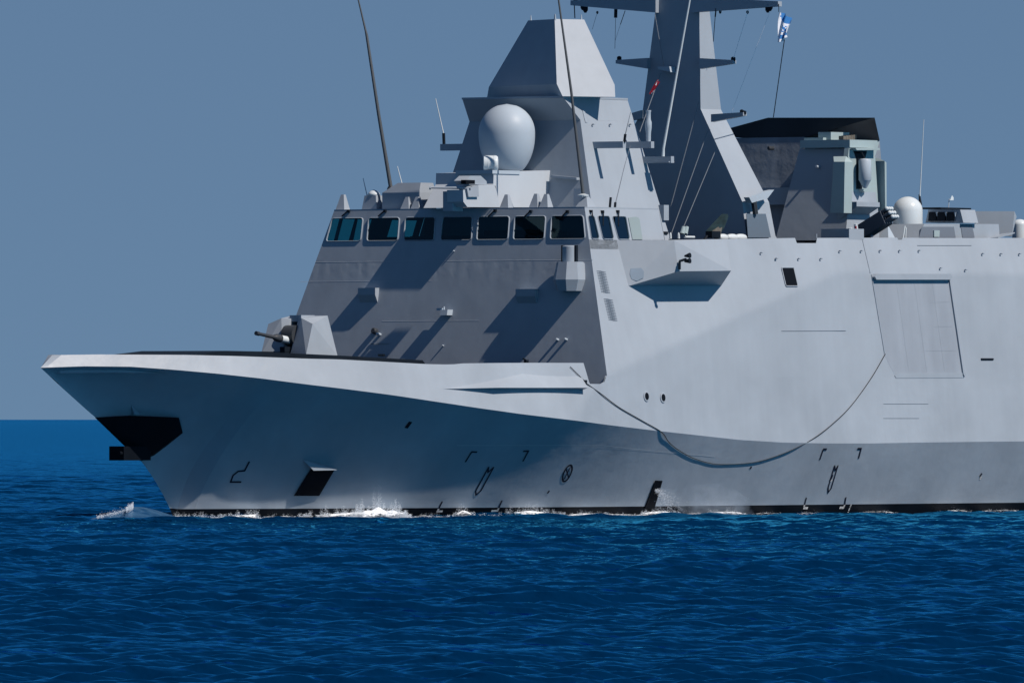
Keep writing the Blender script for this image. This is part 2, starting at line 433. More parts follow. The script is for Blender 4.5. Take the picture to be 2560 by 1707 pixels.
def rrect(q, r=.12, n=5, grow=0.0):
    """Rounded outline of a quad of 3D points lying in a plane."""
    q = [Vector(p) for p in q]; c = sum(q, Vector()) / 4
    q = [p + (p - c).normalized() * grow * 1.3 for p in q]; out = []
    for i in range(4):
        p, a, b = q[i], (q[i - 1] - q[i]).normalized(), (q[(i + 1) % 4] - q[i]).normalized()
        for k in range(n + 1):
            t = k / n
            out.append((p + a * r) * (1 - t) ** 2 + p * 2 * t * (1 - t) + (p + b * r) * t ** 2)
    return out
def window(q, nvec, frame_mat, wiper=None, fw=.06, proud=.05):
    nvec = Vector(nvec).normalized()
    g = MB(); g.poly([Vector(p) - nvec * .02 for p in q])
    pane = g.build("bridge_window", M['glass'], ship)
    f = MB()
    inner = rrect(q, .14); outer = rrect(q, .2, grow=fw)
    n = len(inner)
    rows = [[p - nvec * .02 for p in inner], [p + nvec * proud * .7 for p in inner], [a.lerp(b, .45) + nvec * proud for a, b in zip(inner, outer)], [p + nvec * .02 for p in outer], [p - nvec * .02 for p in outer]]
    rows = [r + [r[0]] for r in rows]
    f.grid(rows); f.build("frame", frame_mat, pane, merge=.001, smooth=True, angle=40)
    if wiper:
        a, b = Vector(wiper[0]) + nvec * .12, Vector(wiper[1]) + nvec * .12
        ww = MB(); ww.tube([a, b], .035, 6); ww.box(a - nvec * .06, (.14, .14, .14))
        ww.build("wiper", M['dark'], pane)
    return pane
wp = [(R2(795, 165), R2(742, 212)), (R2(1105, 165), R2(1052, 212)), None, None, (A4(585, 965), A4(480, 1065)), (A4(1165, 975), A4(1075, 1065)), (A4(1765, 980), A4(1685, 1065))]
for (yt0, yt1, yb1, yb0), w_ in zip(wins, wp):
    q = [fp(yt0, ZW1), fp(yt1, ZW1), fp(yb1, ZW0), fp(yb0, ZW0)]
    window(q, FN, M['grey'], (fr(w_[0]), fr(w_[1])) if w_ else None)
swp = [(R5(768, 162), R5(776, 215)), (R5(862, 165), R5(860, 280)), (R5(987, 163), R5(985, 285))]
for (xt0, xt1, xb1, xb0), w_ in zip(sws, swp):
    window([sp_(xt0, ZW1), sp_(xt1, ZW1), sp_(xb1, ZW0), sp_(xb0, ZW0)], AN, M['grey'], (ap(w_[0]), ap(w_[1])), fw=.05, proud=.05)
for xt0, xt1, xb1, xb0 in stbd:
    g = MB(); g.poly([(x, -y, z) for x, y, z in (sp_(xt0, ZW1), sp_(xt1, ZW1), sp_(xb1, ZW0), sp_(xb0, ZW0))]); g.build("bridge_window", M['glass'], ship)
m = MB(); m.prism([ap(R5(*q), .01) for q in ((1078, 212), (1140, 203), (1160, 210), (1170, 228), (1194, 388), (1112, 388))], (0, .03, 0))
m.build("blanked_window", mat("blanking_paint", (.19, .25, .275), .5), ship)

# ------------------------------------------------------------------ fittings on the bridge front
def fbox(y0, y1, z0, z1, d0, d1, name, mt):
    """Box on the raked front: d0 = depth at the bottom edge, d1 at the top edge."""
    m = MB()
    m.hull([(Fx(z) - .05, y, z) for y in (y0, y1) for z in (z0, z1)] + [(Fx(z1) + d1, y0, z1), (Fx(z1) + d1, y1, z1), (Fx(z1) + d1, y0, z1 - .36), (Fx(z1) + d1, y1, z1 - .36), (Fx(z0) + d0, y0, z0), (Fx(z0) + d0, y1, z0)])
    return m.build(name, mt, ship)
a = fr(R2(905, 817)); b = fr(R2(1052, 817)); c = fr(R2(1056, 938))
fbox(a.y, b.y, c.z, b.z, .02, .38, "front_locker", M['grey'])
a = fr(R5(195, 790)); b = fr(R5(352, 792)); c = fr(R5(340, 905))
fbox(a.y, b.y, c.z, b.z, .02, .38, "front_locker", M['grey'])
a = fr(R2(1605, 1003)); b = fr(R2(1672, 1050))
m = MB(); m.hull([(Fx(z) + d, y, z) for y in (b.y - .45, b.y) for z in (a.z, b.z) for d in (-.05, .47)])
m.box((Fx(a.z) + .3, b.y - .55, a.z + .02), (.25, .35, .12)); m.tube([(Fx(a.z) + .3, b.y - .35, a.z), (Fx(a.z) + .3, b.y - .35, a.z + .16)], .05)
m.build("front_lamp_box", M['pale'], ship)
# faceted sensor pod on the port corner of the front
pc = fr(R5(655, 700)); py = pc.y - .15
def octa(r, z, cx, cy, sx=1.0): return [(cx + sx * r * math.cos(math.radians(22.5 + 45 * k)), cy + r * math.sin(math.radians(22.5 + 45 * k)), z) for k in range(8)]
zt = fr(R5(640, 588)).z; zm = fr(R5(700, 735)).z + .12; zb = fr(R5(640, 825)).z + .1
m = MB(); cx_ = Fx(zm) + .38
m.hull(octa(.68, zt + .1, cx_ - .05, py) + octa(.83, zm, cx_, py) + octa(.64, zb, cx_, py) + [(Fx(z) - .1, py + s * .55, z) for z in (zt, zb) for s in (-1, 1)])
pod = m.build("sensor_pod", M['grey'], ship)
m = MB(); zc = fr(R5(600, 460)).z + .12
m.lathe([(.37, zt + .08), (.37, zc - .04), (.33, zc)], (cx_ - .1, py - .05, 0), n=24)
m.build("pod_cylinder", M['grey'], pod, smooth=True, angle=40)
for s in (-1, 1):
    m = MB(); m.box((cx_ - .1, py - .05 + s * .41, (zt + zc) / 2 + .05), (.2, .08, zc - zt - .05)); m.build("pod_yoke", M['dark'], pod)
# small lamps and knobs on the front
def knob(p, r, name, mt, d=.2, plane=fr, nv=FN):
    q = plane(p); n = Vector(nv).normalized()
    m = MB(); m.lathe([(r, -.02), (r, d), (r * .7, d + .05)], q, n, 12)
    return m.build(name, mt, ship)
knob(R2(1020, 1188), .16, "front_lamp", M['metal']); knob(R2(1058, 1216), .08, "front_lamp", M['pale'], .25)
knob(R5(507, 1208), .07, "front_lamp", M['pale'], .15); knob(R5(577, 1206), .07, "front_lamp", M['pale'], .15)
knob(R2(1690, 505), .035, "front_lamp", M['pale'], .08); knob(R2(1598, 1310), .04, "front_lamp", M['pale'], .08)
for a_, b_ in ((R2(500, 598), R5(790, 575)), (R2(380, 765), R2(1500, 765)), (R2(1075, 1100), R2(1900, 1100))):
    za = fr(a_).z; ya, yb_ = fr(a_).y, fr(b_).y
    m = MB(); m.tube([fp(ya, za) , fp(yb_, za)], .008, 4); m.build("weld_seam", M['light'], ship)
m = MB(); q0 = [fr(R2(975, 1290)), fr(R2(1135, 1288))]; m.tube([p + Vector((.03, 0, 0)) for p in q0], .02, 6)
m.build("door_rain_strip", M['grey'], ship)
for q in ((275, 1380),):
    p = fr(R5(*q)); m = MB(); m.box(p + Vector((.3, 0, -.02)), (.2, .16, .16)); m.tube([p + Vector((.3, -.2, .14)), p + Vector((.3, .1, -.05))], .05, 6); m.build("cleat", M['dark'], ship)
p = fr(R2(1098, 1390)); m = MB(); m.box(p + Vector((.3, 0, 0)), (.2, .3, .12)); m.build("cleat", M['khaki'], ship)

# ------------------------------------------------------------------ bridge wings
w1, w2, w5, w6, w7 = ap(R5(985, 395)), ap(R5(1083, 768)), ap(R5(1920, 643)), ap(R5(1900, 394)), ap(R5(1840, 765))
w3 = S(R5(1455, 395), y=w1.y + 2.05); w4 = S(R5(1490, 648), y=w1.y + 2.3)
w5 = S(R5(1920, 643), y=w1.y + 2.3); w6 = S(R5(1885, 396), y=w1.y + 1.7)
for s in (1, -1):
    m = MB(); inn = Vector((0, -.6, 0))
    pts = [w1, w2, w3, w4, w5, w6, w7]; pts = pts + [w1 + inn, w2 + inn, w6 + inn * 2, w7 + inn]
    m.hull([(q.x, s * q.y, q.z) for q in pts]); m.build("bridge_wing", M['house'], ship)
    # searchlight on its bracket at the wing's outer face
    b0 = S(R5(1500, 632), y=w4.y + .02); b1 = S(R5(1500, 565), y=w4.y + .05)
    m = MB(); fl = lambda v: Vector((v.x, s * v.y, v.z))
    m.tube([fl(b0), fl(b1)], .07, 6); m.tube([fl(b1), fl(b1 + Vector((0, .4, .1)))], .07, 6)
    lamp = m.build("wing_lamp_bracket", M['metal'], ship)
    for dz in (.22, -.12):
        e_ = b1 + Vector((.06, .55, .1 + dz * .8)); m = MB(); m.lathe([(.05, -.2), (.08, -.08), (.135, .1), (.135, .13)], fl(e_), (0, s, .1), 12); m.build("wing_lamp", M['dark'], lamp)
m = MB()
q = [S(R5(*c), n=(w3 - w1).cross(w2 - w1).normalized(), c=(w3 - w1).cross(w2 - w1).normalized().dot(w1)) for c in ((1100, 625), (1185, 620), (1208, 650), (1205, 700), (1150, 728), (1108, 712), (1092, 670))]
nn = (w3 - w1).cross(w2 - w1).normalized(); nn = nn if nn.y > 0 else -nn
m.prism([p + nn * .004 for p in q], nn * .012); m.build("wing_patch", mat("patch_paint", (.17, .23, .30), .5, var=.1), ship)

# ------------------------------------------------------------------ hull side fittings (port)
for (x0, y0, x1, y1, n) in ((858, 652, 895, 822, 14), (915, 880, 955, 1048, 14)):
    m = MB()
    for i in range(n):
        t = i / (n - 1)
        for dx in (-1, 0, 1):
            q = ap(R5(x0 + (x1 - x0) * t + dx * 17, y0 + (y1 - y0) * t - 2 + 4 * dx)); m.box(q, (.40, .03, .035))
    m.build("vent_grille", M['slat'], ship)
m = MB(); q = [up(R6(*c)) for c in ((147, 641), (232, 641), (262, 771), (178, 771))]; m.prism([p + Vector((0, .01, 0)) for p in q], (0, .02, .006))
hatch = m.build("side_opening", M['boot'], ship)
m = MB(); m.tube([p + Vector((0, .03, 0)) for p in rrect(q, .1)] + [rrect(q, .1)[0] + Vector((0, .03, 0))], .035, 6, cap=False); m.build("frame", M['house'], hatch)
for q in (D(1484, 910), D(1522, 913)):
    p = up(q); n = nrm(Yup, p); m = MB(); m.lathe([(.26, -.02), (.26, .04), (.2, .05)], p, n, 20); o = m.build("side_scuttle", M['grey'], ship)
    m = MB(); m.lathe([(.19, .0), (.19, .055)], p, n, 20); m.build("glass", M['boot'], o)
def padeye(p, surf=up, fn=Yup):
    q = surf(p); n = nrm(fn, q) if fn else Vector((0, 1, .28)).normalized()
    m = MB(); m.tube([q - n * .02, q + n * .13], .035, 6); m.tube([q + n * .13 + Vector((-.07, 0, 0)), q + n * .13 + Vector((.07, 0, 0))], .03, 6)
    m.build("pad_eye", M['grey'], ship)
for q in ((1520, 503), (1778, 503), (2155, 500), (2280, 545)): padeye(R5(*q))
for q in ((103, 582), (262, 582), (417, 582), (550, 528), (700, 527), (832, 525), (968, 525), (1105, 525), (1550, 547), (1678, 548), (1808, 548), (1255, 648), (1430, 660)): padeye(R6(*q))
def seam(a, b, r=.018, name="weld_seam", mt='house', surf=up, steps=6):
    pts = [surf((a[0] + (b[0] - a[0]) * t, a[1] + (b[1] - a[1]) * t)) + Vector((0, .012, 0)) for t in np.linspace(0, 1, steps)]
    m = MB(); m.tube(pts, r, 5); return m.build(name, M[mt], ship)
seam(R6(150, 1085), R6(600, 1083), .011, mt='slat'); seam(R6(1100, 487), R6(1478, 487), .014, mt='slat'); seam(R6(1545, 1282), R6(1630, 1282), .06, name="drain_slot", mt='dark')
seam(R8(1600, 20), R8(1840, 20), .008, mt='slat'); seam(R8(1600, 97), R8(1790, 97), .008, mt='slat')
seam(R6(712, 432), R6(770, 678), .03, name="rubbing_bar"); seam(R6(778, 690), R6(870, 1240), .035, name="rubbing_bar")
# boat bay door: raised frame round a ribbed shutter
dq = [up(R6(*c)) for c in ((792, 712), (1318, 712), (1412, 1388), (940, 1388), (868, 1250))]
dn = nrm(Yup, dq[1])
m = MB(); m.prism([p + dn * -.02 for p in dq], dn * .024); door = m.build("boat_bay_door", mat("shutter_paint", (.225, .268, .325), .5, var=.05, streak=.05), ship)
m = MB()
for x in np.linspace(1000, 1250, 3):
    m.tube([up(R6(x - 50, 730)) + dn * .035, up(R6(x + 42, 1375)) + dn * .006], .003, 4)
for a_, b_ in (((1190, 882), (1330, 882)), ((1220, 1053), (1350, 1053)), ((1150, 1222), (1380, 1222))): m.tube([up(R6(*a_)) + dn * .035, up(R6(*b_)) + dn * .006], .003, 4)
m.build("shutter_rib", M['house'], door)
m = MB()
def bar(p0, p1, r, out): m.hull([up(R6(*p)) + Vector((0, o_, 0)) + Vector(d_) for p in (p0, p1) for o_ in (0, out) for d_ in (((0, 0, r)), ((0, 0, -r)), ((r, 0, 0)), ((-r, 0, 0)))])
bar((792, 706), (1312, 706), .15, .22); bar((1325, 716), (1424, 1388), .12, .09); bar((950, 1397), (1418, 1394), .13, .03)
m.build("door_frame", M['house'], door)
# long fairing on the forward strake
b_ = [up(D(*c)) for c in ((1016, 893), (1200, 858), (1334, 863), (1339, 895))]
m = MB(); ob = [up(D(*c)) + Vector((0, .36, .06)) for c in ((1130, 893), (1337, 893))]
m.hull(b_ + ob); m.build("strake_fairing", M['hull'], ship)

# ------------------------------------------------------------------ lower hull fittings and painted marks
def decal(pts, r=.035, name="hull_mark", mt='mark', closed=False):
    """Painted line on the lower hull as a thin strip lying on the plating."""
    dense = []
    if closed: pts = pts + [pts[0]]
    for a, b in zip(pts[:-1], pts[1:]):
        for t in np.linspace(0, 1, 5)[:-1]: dense.append((a[0] + (b[0] - a[0]) * t, a[1] + (b[1] - a[1]) * t))
    dense.append(pts[-1])
    m = MB(); P = [low(p) for p in dense]
    for a, b in zip(P[:-1], P[1:]):
        n = nrm(Ylow, a); d = (b - a)
        if d.length < 1e-4: continue
        s = n.cross(d.normalized()) * r; e_ = d.normalized() * r * .5; o_ = n * .02
        m.poly([a + s + o_ - e_, b + s + o_ + e_, b - s + o_ + e_, a - s + o_ - e_])
    return m.build(name, M[mt], ship)
decal([R1(1470, 1080), R1(1440, 1138), R1(1398, 1142), R1(1365, 1168), R1(1348, 1212), R1(1415, 1212)], .05)
decal([R7(1362, 333), R7(1408, 260), R7(1445, 262)], .05); decal([R7(1785, 328), R7(1825, 254), R7(1788, 256)], .05)
decal([R7(1190, 627), R7(1165, 678)], .05); decal([R7(1165, 678), R7(1155, 698), R7(1190, 697)], .055, mt='wmark')
decal([R7(1629, 620), R7(1607, 672)], .05); decal([R7(1605, 676), R7(1598, 692), R7(1555, 694)], .055, mt='wmark')
decal([R7(1438, 577), R7(1437, 548), R7(1532, 373), R7(1526, 412), R7(1569, 374), R7(1476, 545)], .045, closed=True)
c = low(R7(2110, 418)); circ = []
decal([R7(2110 + 38 * math.cos(t) * .72 + math.sin(t) * 22, 418 - 60 * math.sin(t)) for t in np.linspace(0, 2 * math.pi, 17)], .055)
decal([R7(2132, 375), R7(2087, 460)], .04); decal([R7(2100, 380), R7(2120, 452)], .04)
decal([R7(1976, 548), R7(1966, 562)], .06); decal([R7(955, 45), R7(930, 80)], .11, mt='dark', name="drain_recess")
decal([R8(1260, 315), R8(1278, 262), R8(1295, 262)], .06); decal([R8(1467, 308), R8(1480, 259), R8(1462, 259)], .06)
decal([R8(1187, 522), R8(1178, 556)], .06); decal([R8(1177, 560), R8(1174, 575), R8(1193, 575)], .065, mt='wmark')
decal([R8(1398, 520), R8(1392, 556)], .06); decal([R8(1391, 560), R8(1386, 573), R8(1367, 573)], .065, mt='wmark')
for k in range(3): decal([R8(1426 - 8 * k, 558 + 20 * k), R8(1422 - 8 * k, 568 + 20 * k)], .05, mt='wmark')
decal([R8(1303, 493), R8(1304, 466), R8(1338, 350), R8(1341, 374), R8(1356, 350), R8(1320, 470)], .055, closed=True)
decal([R8(1326, 402), R8(1316, 425)], .09); decal([R8(1324, 425), R8(1318, 432)], .05, mt='wmark')
decal([R8(2124, 393), R8(2116, 405)], .07); decal([R8(2121, 410), R8(2117, 420)], .07, mt='wmark'); decal([R8(889, 358), R8(892, 361)], .07)
decal([R7(1300, 213), R7(1900, 212), R7(2352, 211), R8(300, 262), R8(700, 300)], .014, name="weld_seam", mt='light')
m = MB(); q = [low(R7(*c)) for c in ((230, 376), (404, 379), (285, 580), (102, 580))]; n = nrm(Ylow, q[0]); m.prism([p + n * .03 for p in q], n * .03)
pocket = m.build("anchor_pocket", M['boot'], ship)
m = MB(); q = [low(R7(*c)) for c in ((165, 318), (404, 377), (230, 374))]; m.hull([p + n * .02 for p in q] + [q[1] + n * .22, q[2] + n * .3]); m.build("pocket_lip", M['hull'], pocket)
m = MB(); q = [low(R8(*c)) for c in ((378, 427), (415, 428), (372, 575), (320, 575))]; n = nrm(Ylow, q[0]); m.prism([p + n * .03 for p in q], n * .04); m.build("discharge_recess", M['boot'], ship)
# black bolster round the stem with the protruding roller box
q = [low(R1(*c)) for c in ((690, 780), (1003, 793), (1028, 893), (930, 972), (840, 1040))]
st = [S(R1(*c), y=0) for c in ((475, 792), (600, 903), (665, 975), (770, 1075))]
pts = [(p.x + .05, p.y + .12, p.z) for p in q]
m = MB(); m.hull(pts + [(a, -b, c) for a, b, c in pts] + [(p.x + .08, s * .06, p.z) for p in st for s in (1, -1)]); m.build("stem_bolster", M['boot'], ship)
a, b = S(R1(556, 980), y=-.45), S(R1(780, 1072), y=.45)
m = MB(); m.hull([(x, y, z) for x in (a.x, b.x - .6) for y in (-.45, .45) for z in (a.z, b.z)]); m.lathe([(.1, 0), (.1, .2)], (a.x - .01, .3, (a.z + b.z) / 2), (1, 0, 0), 10); m.build("stem_fairlead", M['boot'], ship)
f0 = low(R1(700, 705)); f1 = low(R1(735, 775)); f2 = low(R1(700, 775)); m = MB(); m.hull([f0, f1, f2, f1 + Vector((0, .25, 0)), f2 + Vector((0, .2, 0))]); m.build("stem_fin", M['hull'], ship)

# ------------------------------------------------------------------ foredeck: dark coaming and gun
yc = 2.6
cp = [R1(1060, 388), R1(1200, 372), R1(1320, 357), R1(1829, 367), A7(0, 505), A7(1070, 555), A7(2130, 615), A7(2165, 662), A7(2165, 720), A7(0, 640), R1(1320, 430), R1(1060, 400)]
m = MB(); m.prism([S(p, y=yc) for p in cp], (0, -2 * yc, 0)); m.build("deck_coaming", M['dark'], ship)
YG = 1.4
FB, BB, TB, SH, TF = S(A7(640, 545), y=YG), S(A7(1042, 560), y=YG), S(A7(915, 46), y=1.15), S(A7(722, 150), y=1.37), S(A7(580, 77), y=.62)
IB = S(A7(440, 530), y=.25); IT = S(A7(540, 88), y=.25)
dn_ = Vector((0, 0, -.6))
gunb = MB()
for s in (1, -1):
    pts = [FB, BB, TB, SH, TF, IB, IT, Vector((TB.x, .25, TB.z)), Vector((BB.x, .25, BB.z)), FB + dn_, BB + dn_, IB + dn_, Vector((BB.x, .35, BB.z - .6))]
    gunb.hull([(p.x, p.y * s, p.z) for p in pts])
turret = gunb.build("gun_turret", M['grey'], ship)
m = MB(); m.box(((BB.x + IT.x) / 2 - .7, 0, (BB.z + TB.z) / 2 - .2), (1.2, .7, TB.z - BB.z + .1)); m.build("breech_housing", M['dark'], turret)
m = MB(); m.hull([(x, y, z) for x in (TB.x, IT.x - .1) for y in (-.36, .36) for z in (TB.z - .3, TB.z + .02)]); m.build("turret_roof", M['grey'], turret)
m = MB(); zc_ = S(A7(440, 300), y=0).z
m.lathe([(.52, -.34), (.52, .34)], (IB.x - .5, 0, zc_), (0, 1, 0), 24); m.build("mantlet", M['metal'], turret, smooth=True, angle=40)
g0 = S(A7(455, 368), y=0); g1 = S(A7(310, 338), y=0); g2 = S(A7(0, 270), y=0)
m = MB(); m.tube([g0 + (g0 - g1) * .4, g0, g1], [.19, .19, .18], 14); m.build("barrel_sleeve", M['white'], turret, smooth=True, angle=50)
m = MB(); dd = (g2 - g1).normalized(); m.tube([g1, g1 + dd * .3, g1 + dd * .5, g1 + dd * .55, g2 - dd * .25, g2 - dd * .24, g2], [.2, .2, .14, .1, .085, .11, .11], 12); m.build("gun_barrel", M['metal'], turret, smooth=True, angle=50)
m = MB(); m.box((IB.x + .1, .0, g0.z - .75), (.5, .3, .9)); m.build("barrel_cradle", M['dark'], turret)

# ------------------------------------------------------------------ wheelhouse roof gear
def frustum(p0, p1, z0, z1, top=.7, lean=(0, 0), name="roof_fitting", mt='grey', parent=None):
    (x0, y0), (x1, y1) = p0, p1; cx, cy = (x0 + x1) / 2 + lean[0], (y0 + y1) / 2 + lean[1]
    m = MB(); m.hull([(x, y, z0) for x in (x0, x1) for y in (y0, y1)] + [(cx + (x - (x0 + x1) / 2) * top, cy + (y - (y0 + y1) / 2) * top, z1) for x in (x0, x1) for y in (y0, y1)])
    return m.build(name, M[mt], parent or ship)
ZT = ZR + .062
def roofpt(p, x): return S(p, x=x)
# brackets along the roof edge
for f_, px, h in ((A3, 245, .78), (A3, 1300, .62), (A3, 1465, .62), (A4, 765, .68), (A4, 1245, .70), (A4, 1410, .68)):
    p = S(f_(px, 880 if f_ is A4 else 765), x=-.5)
    frustum((-.75, p.y - .3), (-.2, p.y + .3), ZT - .1, ZT + h, .3, (-.05, 0), "roof_bracket")
# starboard small dome on a plinth, aerial box, whip aerials
p = S(A3(745, 760), x=-.9); frustum((-1.4, p.y - .55), (-.6, p.y + .4), ZT - .05, ZT + .72, .75, name="dome_plinth")
m = MB(); m.lathe([(.34, 0), (.3, .12), (.18, .24), (.02, .3)], (-1, p.y - .05, ZT + .72), n=20); m.build("small_dome", M['white'], ship, smooth=True)
a, b = S(A3(885, 760), x=-.6), S(A3(1490, 760), x=-.6)
m = MB(); m.hull([(x, y, z) for x in (-.6, -2.1) for y in (a.y, b.y) for z in (ZT - .03, ZT + .85)] + [(x, y, ZT + 1.35) for x in (-.8, -1.9) for y in (a.y + .85, b.y - .05)]); m.build("aerial_box", M['grey'], ship)
def whip(base, pts, r0, r1, name="whip_aerial", mt='grey', n=8, parent=None):
    P = [base] + pts; L_ = len(P)
    m = MB(); m.tube(P, [r0 + (r1 - r0) * i / (L_ - 1) for i in range(L_)], n); o = m.build(name, M[mt], parent or ship, smooth=True, angle=60)
    return o
xw = -1.0
b0 = S(A3(1040, 585), x=xw); k0 = S(A3(1030, 480), x=xw)
o = whip(k0, [S(D(870, 265), x=xw), S(D(842, 80), x=xw), S(D(840, 72), x=xw), S(D(823, 0), x=xw), S(D(810, -70), x=xw)], .105, .022, "tall_whip_aerial", 'whip')
m = MB(); m.tube([b0 - Vector((0, 0, .2)), k0 + (k0 - b0) * .2], [.22, .16], 10); m.lathe([(.2, -.12), (.22, 0), (.16, .14)], k0, n=14); m.build("aerial_mount", M['metal'], o)
xw = -.9
b0 = S(R5(712, 125), x=xw); k0 = S(R5(712, 25), x=xw)
o = whip(k0, [S(D(1312, 210), x=xw), S(D(1283, 0), x=xw), S(D(1272, -70), x=xw)], .09, .025, "tall_whip_aerial", 'whip')
m = MB(); m.lathe([(.28, -.08), (.3, 0), (.1, .06)], k0, n=16); m.build("aerial_collar", M['white'], o)
frustum((-1.4, b0.y - .25), (-.5, b0.y + .55), ZT - .05, k0.z - .08, .25, name="aerial_pedestal")
p = S(R5(665, 120), x=-1.2); m = MB(); m.hull([(-1.2, p.y - .25, ZT), (-1.2, p.y + .25, ZT), (-1.3, p.y - .3, ZT + .95), (-1.3, p.y + .3, ZT + .95), (-1.9, p.y, ZT)]); m.build("roof_screen", M['pale'], ship)
for a_, b_, x_ in ((A3(665, 640), A3(573, 295), -1.0), (A3(1272, 565), A3(1133, 105), -1.4)):
    whip(S(a_, x=x_) - Vector((0, 0, .2)), [S(b_, x=x_)], .035, .018, mt='white')
for a_, b_ in ((R5(972, 125), R5(975, 85)), (R5(930, 125), R5(937, 45))):
    p0_, p1_ = S(a_, y=7.2), S(b_, y=7.2); m = MB(); m.tube([p0_, p1_], .07, 6); m.build("aerial_stub", M['dark'], ship)
whip(S(R3(1505, 1530), y=7.0), [S(R3(1570, 1260), y=7.0), S(R3(1615, 1100), y=7.0)], .025, .01, mt='wire')
# antenna deckhouse ahead of the radar tower, its forward platform
YB = 1.9
q = [S(A4(*c), y=YB) for c in ((550, 335), (1540, 300), (1530, 830), (1500, 905), (345, 905), (545, 520))]
m = MB(); m.prism(q, (0, -3.6, 0)); box = m.build("antenna_deckhouse", M['light'], ship)
p0_ = S(A4(540, 362), y=YB + .05); m = MB(); m.hull([(x, y, z) for x in (p0_.x + .05, p0_.x - 2.4) for y in (YB + .05, YB - 2.25) for z in (p0_.z + .02, p0_.z + .2)]); m.build("roof_platform", M['pale'], box)
m = MB(); r0, r1 = S(A4(500, 565), y=YB + .35), S(A4(530, 875), y=YB + .35); r2, r3 = S(A4(572, 560), y=YB + .35), S(A4(620, 875), y=YB + .35)
m.tube([r0, r1], .035, 6); m.tube([r2, r3], .035, 6)
for t in np.linspace(0, 1, 5): m.tube([r0.lerp(r1, t), r2.lerp(r3, t)], .03, 6)
m.build("ladder", M['metal'], box)
# remote gun on the roof: base, cradle, barrel
yg = 3.3
q = [S(A4(*c), y=yg) for c in ((300, 540), (560, 535), (600, 640), (650, 905), (120, 900), (55, 815), (50, 620), (110, 620), (140, 735), (300, 735))]
m = MB(); m.prism(q, (0, -1.0, 0)); rg = m.build("remote_gun", M['light'], ship)
q = [S(A4(*c), y=yg - .2) for c in ((85, 470), (170, 390), (340, 390), (435, 480), (440, 535), (130, 535))]
m = MB(); m.prism(q, (0, -.7, 0)); m.build("gun_cradle", M['grey'], rg)
q = [S(A4(*c), y=yg + .12) for c in ((115, 600), (300, 545), (310, 735), (140, 735))]; m = MB(); m.prism(q, (0, -.5, 0)); m.build("ammunition_box", M['grey'], rg)
m = MB(); p0_, p1_ = S(A3(2330, 460), y=yg + .15), S(A3(1720, 457), y=yg + .15)
p1_ = p0_ + Vector((.55, -.835, 0)) * 2.0; p1_.z = p0_.z + .02
m.tube([p0_, p0_.lerp(p1_, .5), p1_], [.09, .06, .05], 10); m.lathe([(.05, 0), (.1, .02), (.1, .1)], p1_, (p1_ - p0_), 10); m.build("gun_barrel", M['grey'], rg)
p0_ = S(A4(130, 492), y=yg); m = MB(); m.box(p0_, (.8, .3, .2)); m.build("gun_camera", M['boot'], rg)
p0_ = S(A4(2, 440), y=yg - 1.2); 
a = S(A3(2040, 500), y=yg - 1.0); m = MB(); m.box(a + Vector((0, 0, -.55)), (.9, .6, 1.0)); m.build("gun_magazine", M['grey'], rg)

# ------------------------------------------------------------------ forward tower
TSP, TSF = .279, .172
HB = 4.65
tb = S(R3(1320, 1520), y=HB); Z0 = tb.z; X0 = tb.x
def thw(z): return HB + TSP * (Z0 - z)
def tfx(z): return X0 + TSF * (Z0 - z)
TN, TC = (0, 1, TSP), HB + TSP * Z0
def tp(p, off=0.0): return S(p, n=TN, c=TC + off)
def tf(p): return S(p, n=(1, 0, TSF), c=X0 + TSF * Z0)
ta = tp(R3(1595, 757)); tb2 = tp(R4(340, 1500))
ZTT = ta.z
def tax(z): return tb2.x + (ta.x - tb2.x) * (z - tb2.z) / (ta.z - tb2.z)
zl = 13.3; zo = tp(R3(1240, 905)).z
m = MB()
sec = lambda z: [(tfx(z), thw(z), z), (tfx(z), -thw(z), z), (tax(z), -thw(z), z), (tax(z), thw(z), z)]
m.hull(sec(zl) + sec(zo))
LIP = 1.25
def secl(z, f): return [(tfx(z) + LIP * f, thw(z), z), (tfx(z) + LIP * f, -thw(z), z), (tax(z), -thw(z), z), (tax(z), thw(z), z)]
m.hull(secl(zo + .002, 0) + secl(ZTT, 1))
tower = m.build("radar_tower", M['house'], ship)
m = MB(); m.prism([(x, y * 1.005, z + .004) for x, y, z in secl(ZTT, 1.04)], (0, 0, .1)); m.build("tower_top_plate", M['grey'], tower)
m = MB(); p0_, p1_ = tf(R3(1040, 1322)), tf(R3(1235, 1340)); m.hull([p0_ + Vector((d, 0, z)) for d in (-.02, .3) for z in (0, -.12)] + [p1_ + Vector((d, 0, z)) for d in (-.02, .3) for z in (0, -.12)]); m.build("tower_ledge", M['house'], tower)
# transverse aerial arms on both sides
def arm(p_root, p_tip_px, zc, hgt, th=.28, s=1, name="aerial_arm"):
    m = MB(); L_ = p_tip_px
    m.hull([(p_root.x + dx, s * (p_root.y - .2), zc + dz) for dx in (-th / 2, th / 2) for dz in (-hgt / 2, hgt / 2)] + [(p_root.x + dx, s * (p_root.y + L_), zc + dz) for dx in (-th / 2, th / 2) for dz in (-hgt / 2, hgt / 2)])
    return m.build(name, M['grey'], tower)
arms = []
for px, L_ in ((1347, 1.85), (1590, 1.6)):
    p = tp(R3(px, 1095)); arms.append((p, L_)); arm(p, L_, p.z, .34); 
p = tp(R3(1722, 1207)); arm(p, 1.75, p.z, .34); arms.append((p, 1.75))
p = arms[0][0]; arm(p, 1.95, p.z, .34, s=-1)
b0 = Vector((p.x, -p.y - 1.45, p.z + .1)); 
t_ = S(R3(148, 745), x=p.x); bb_ = S(R3(212, 1065), x=p.x)
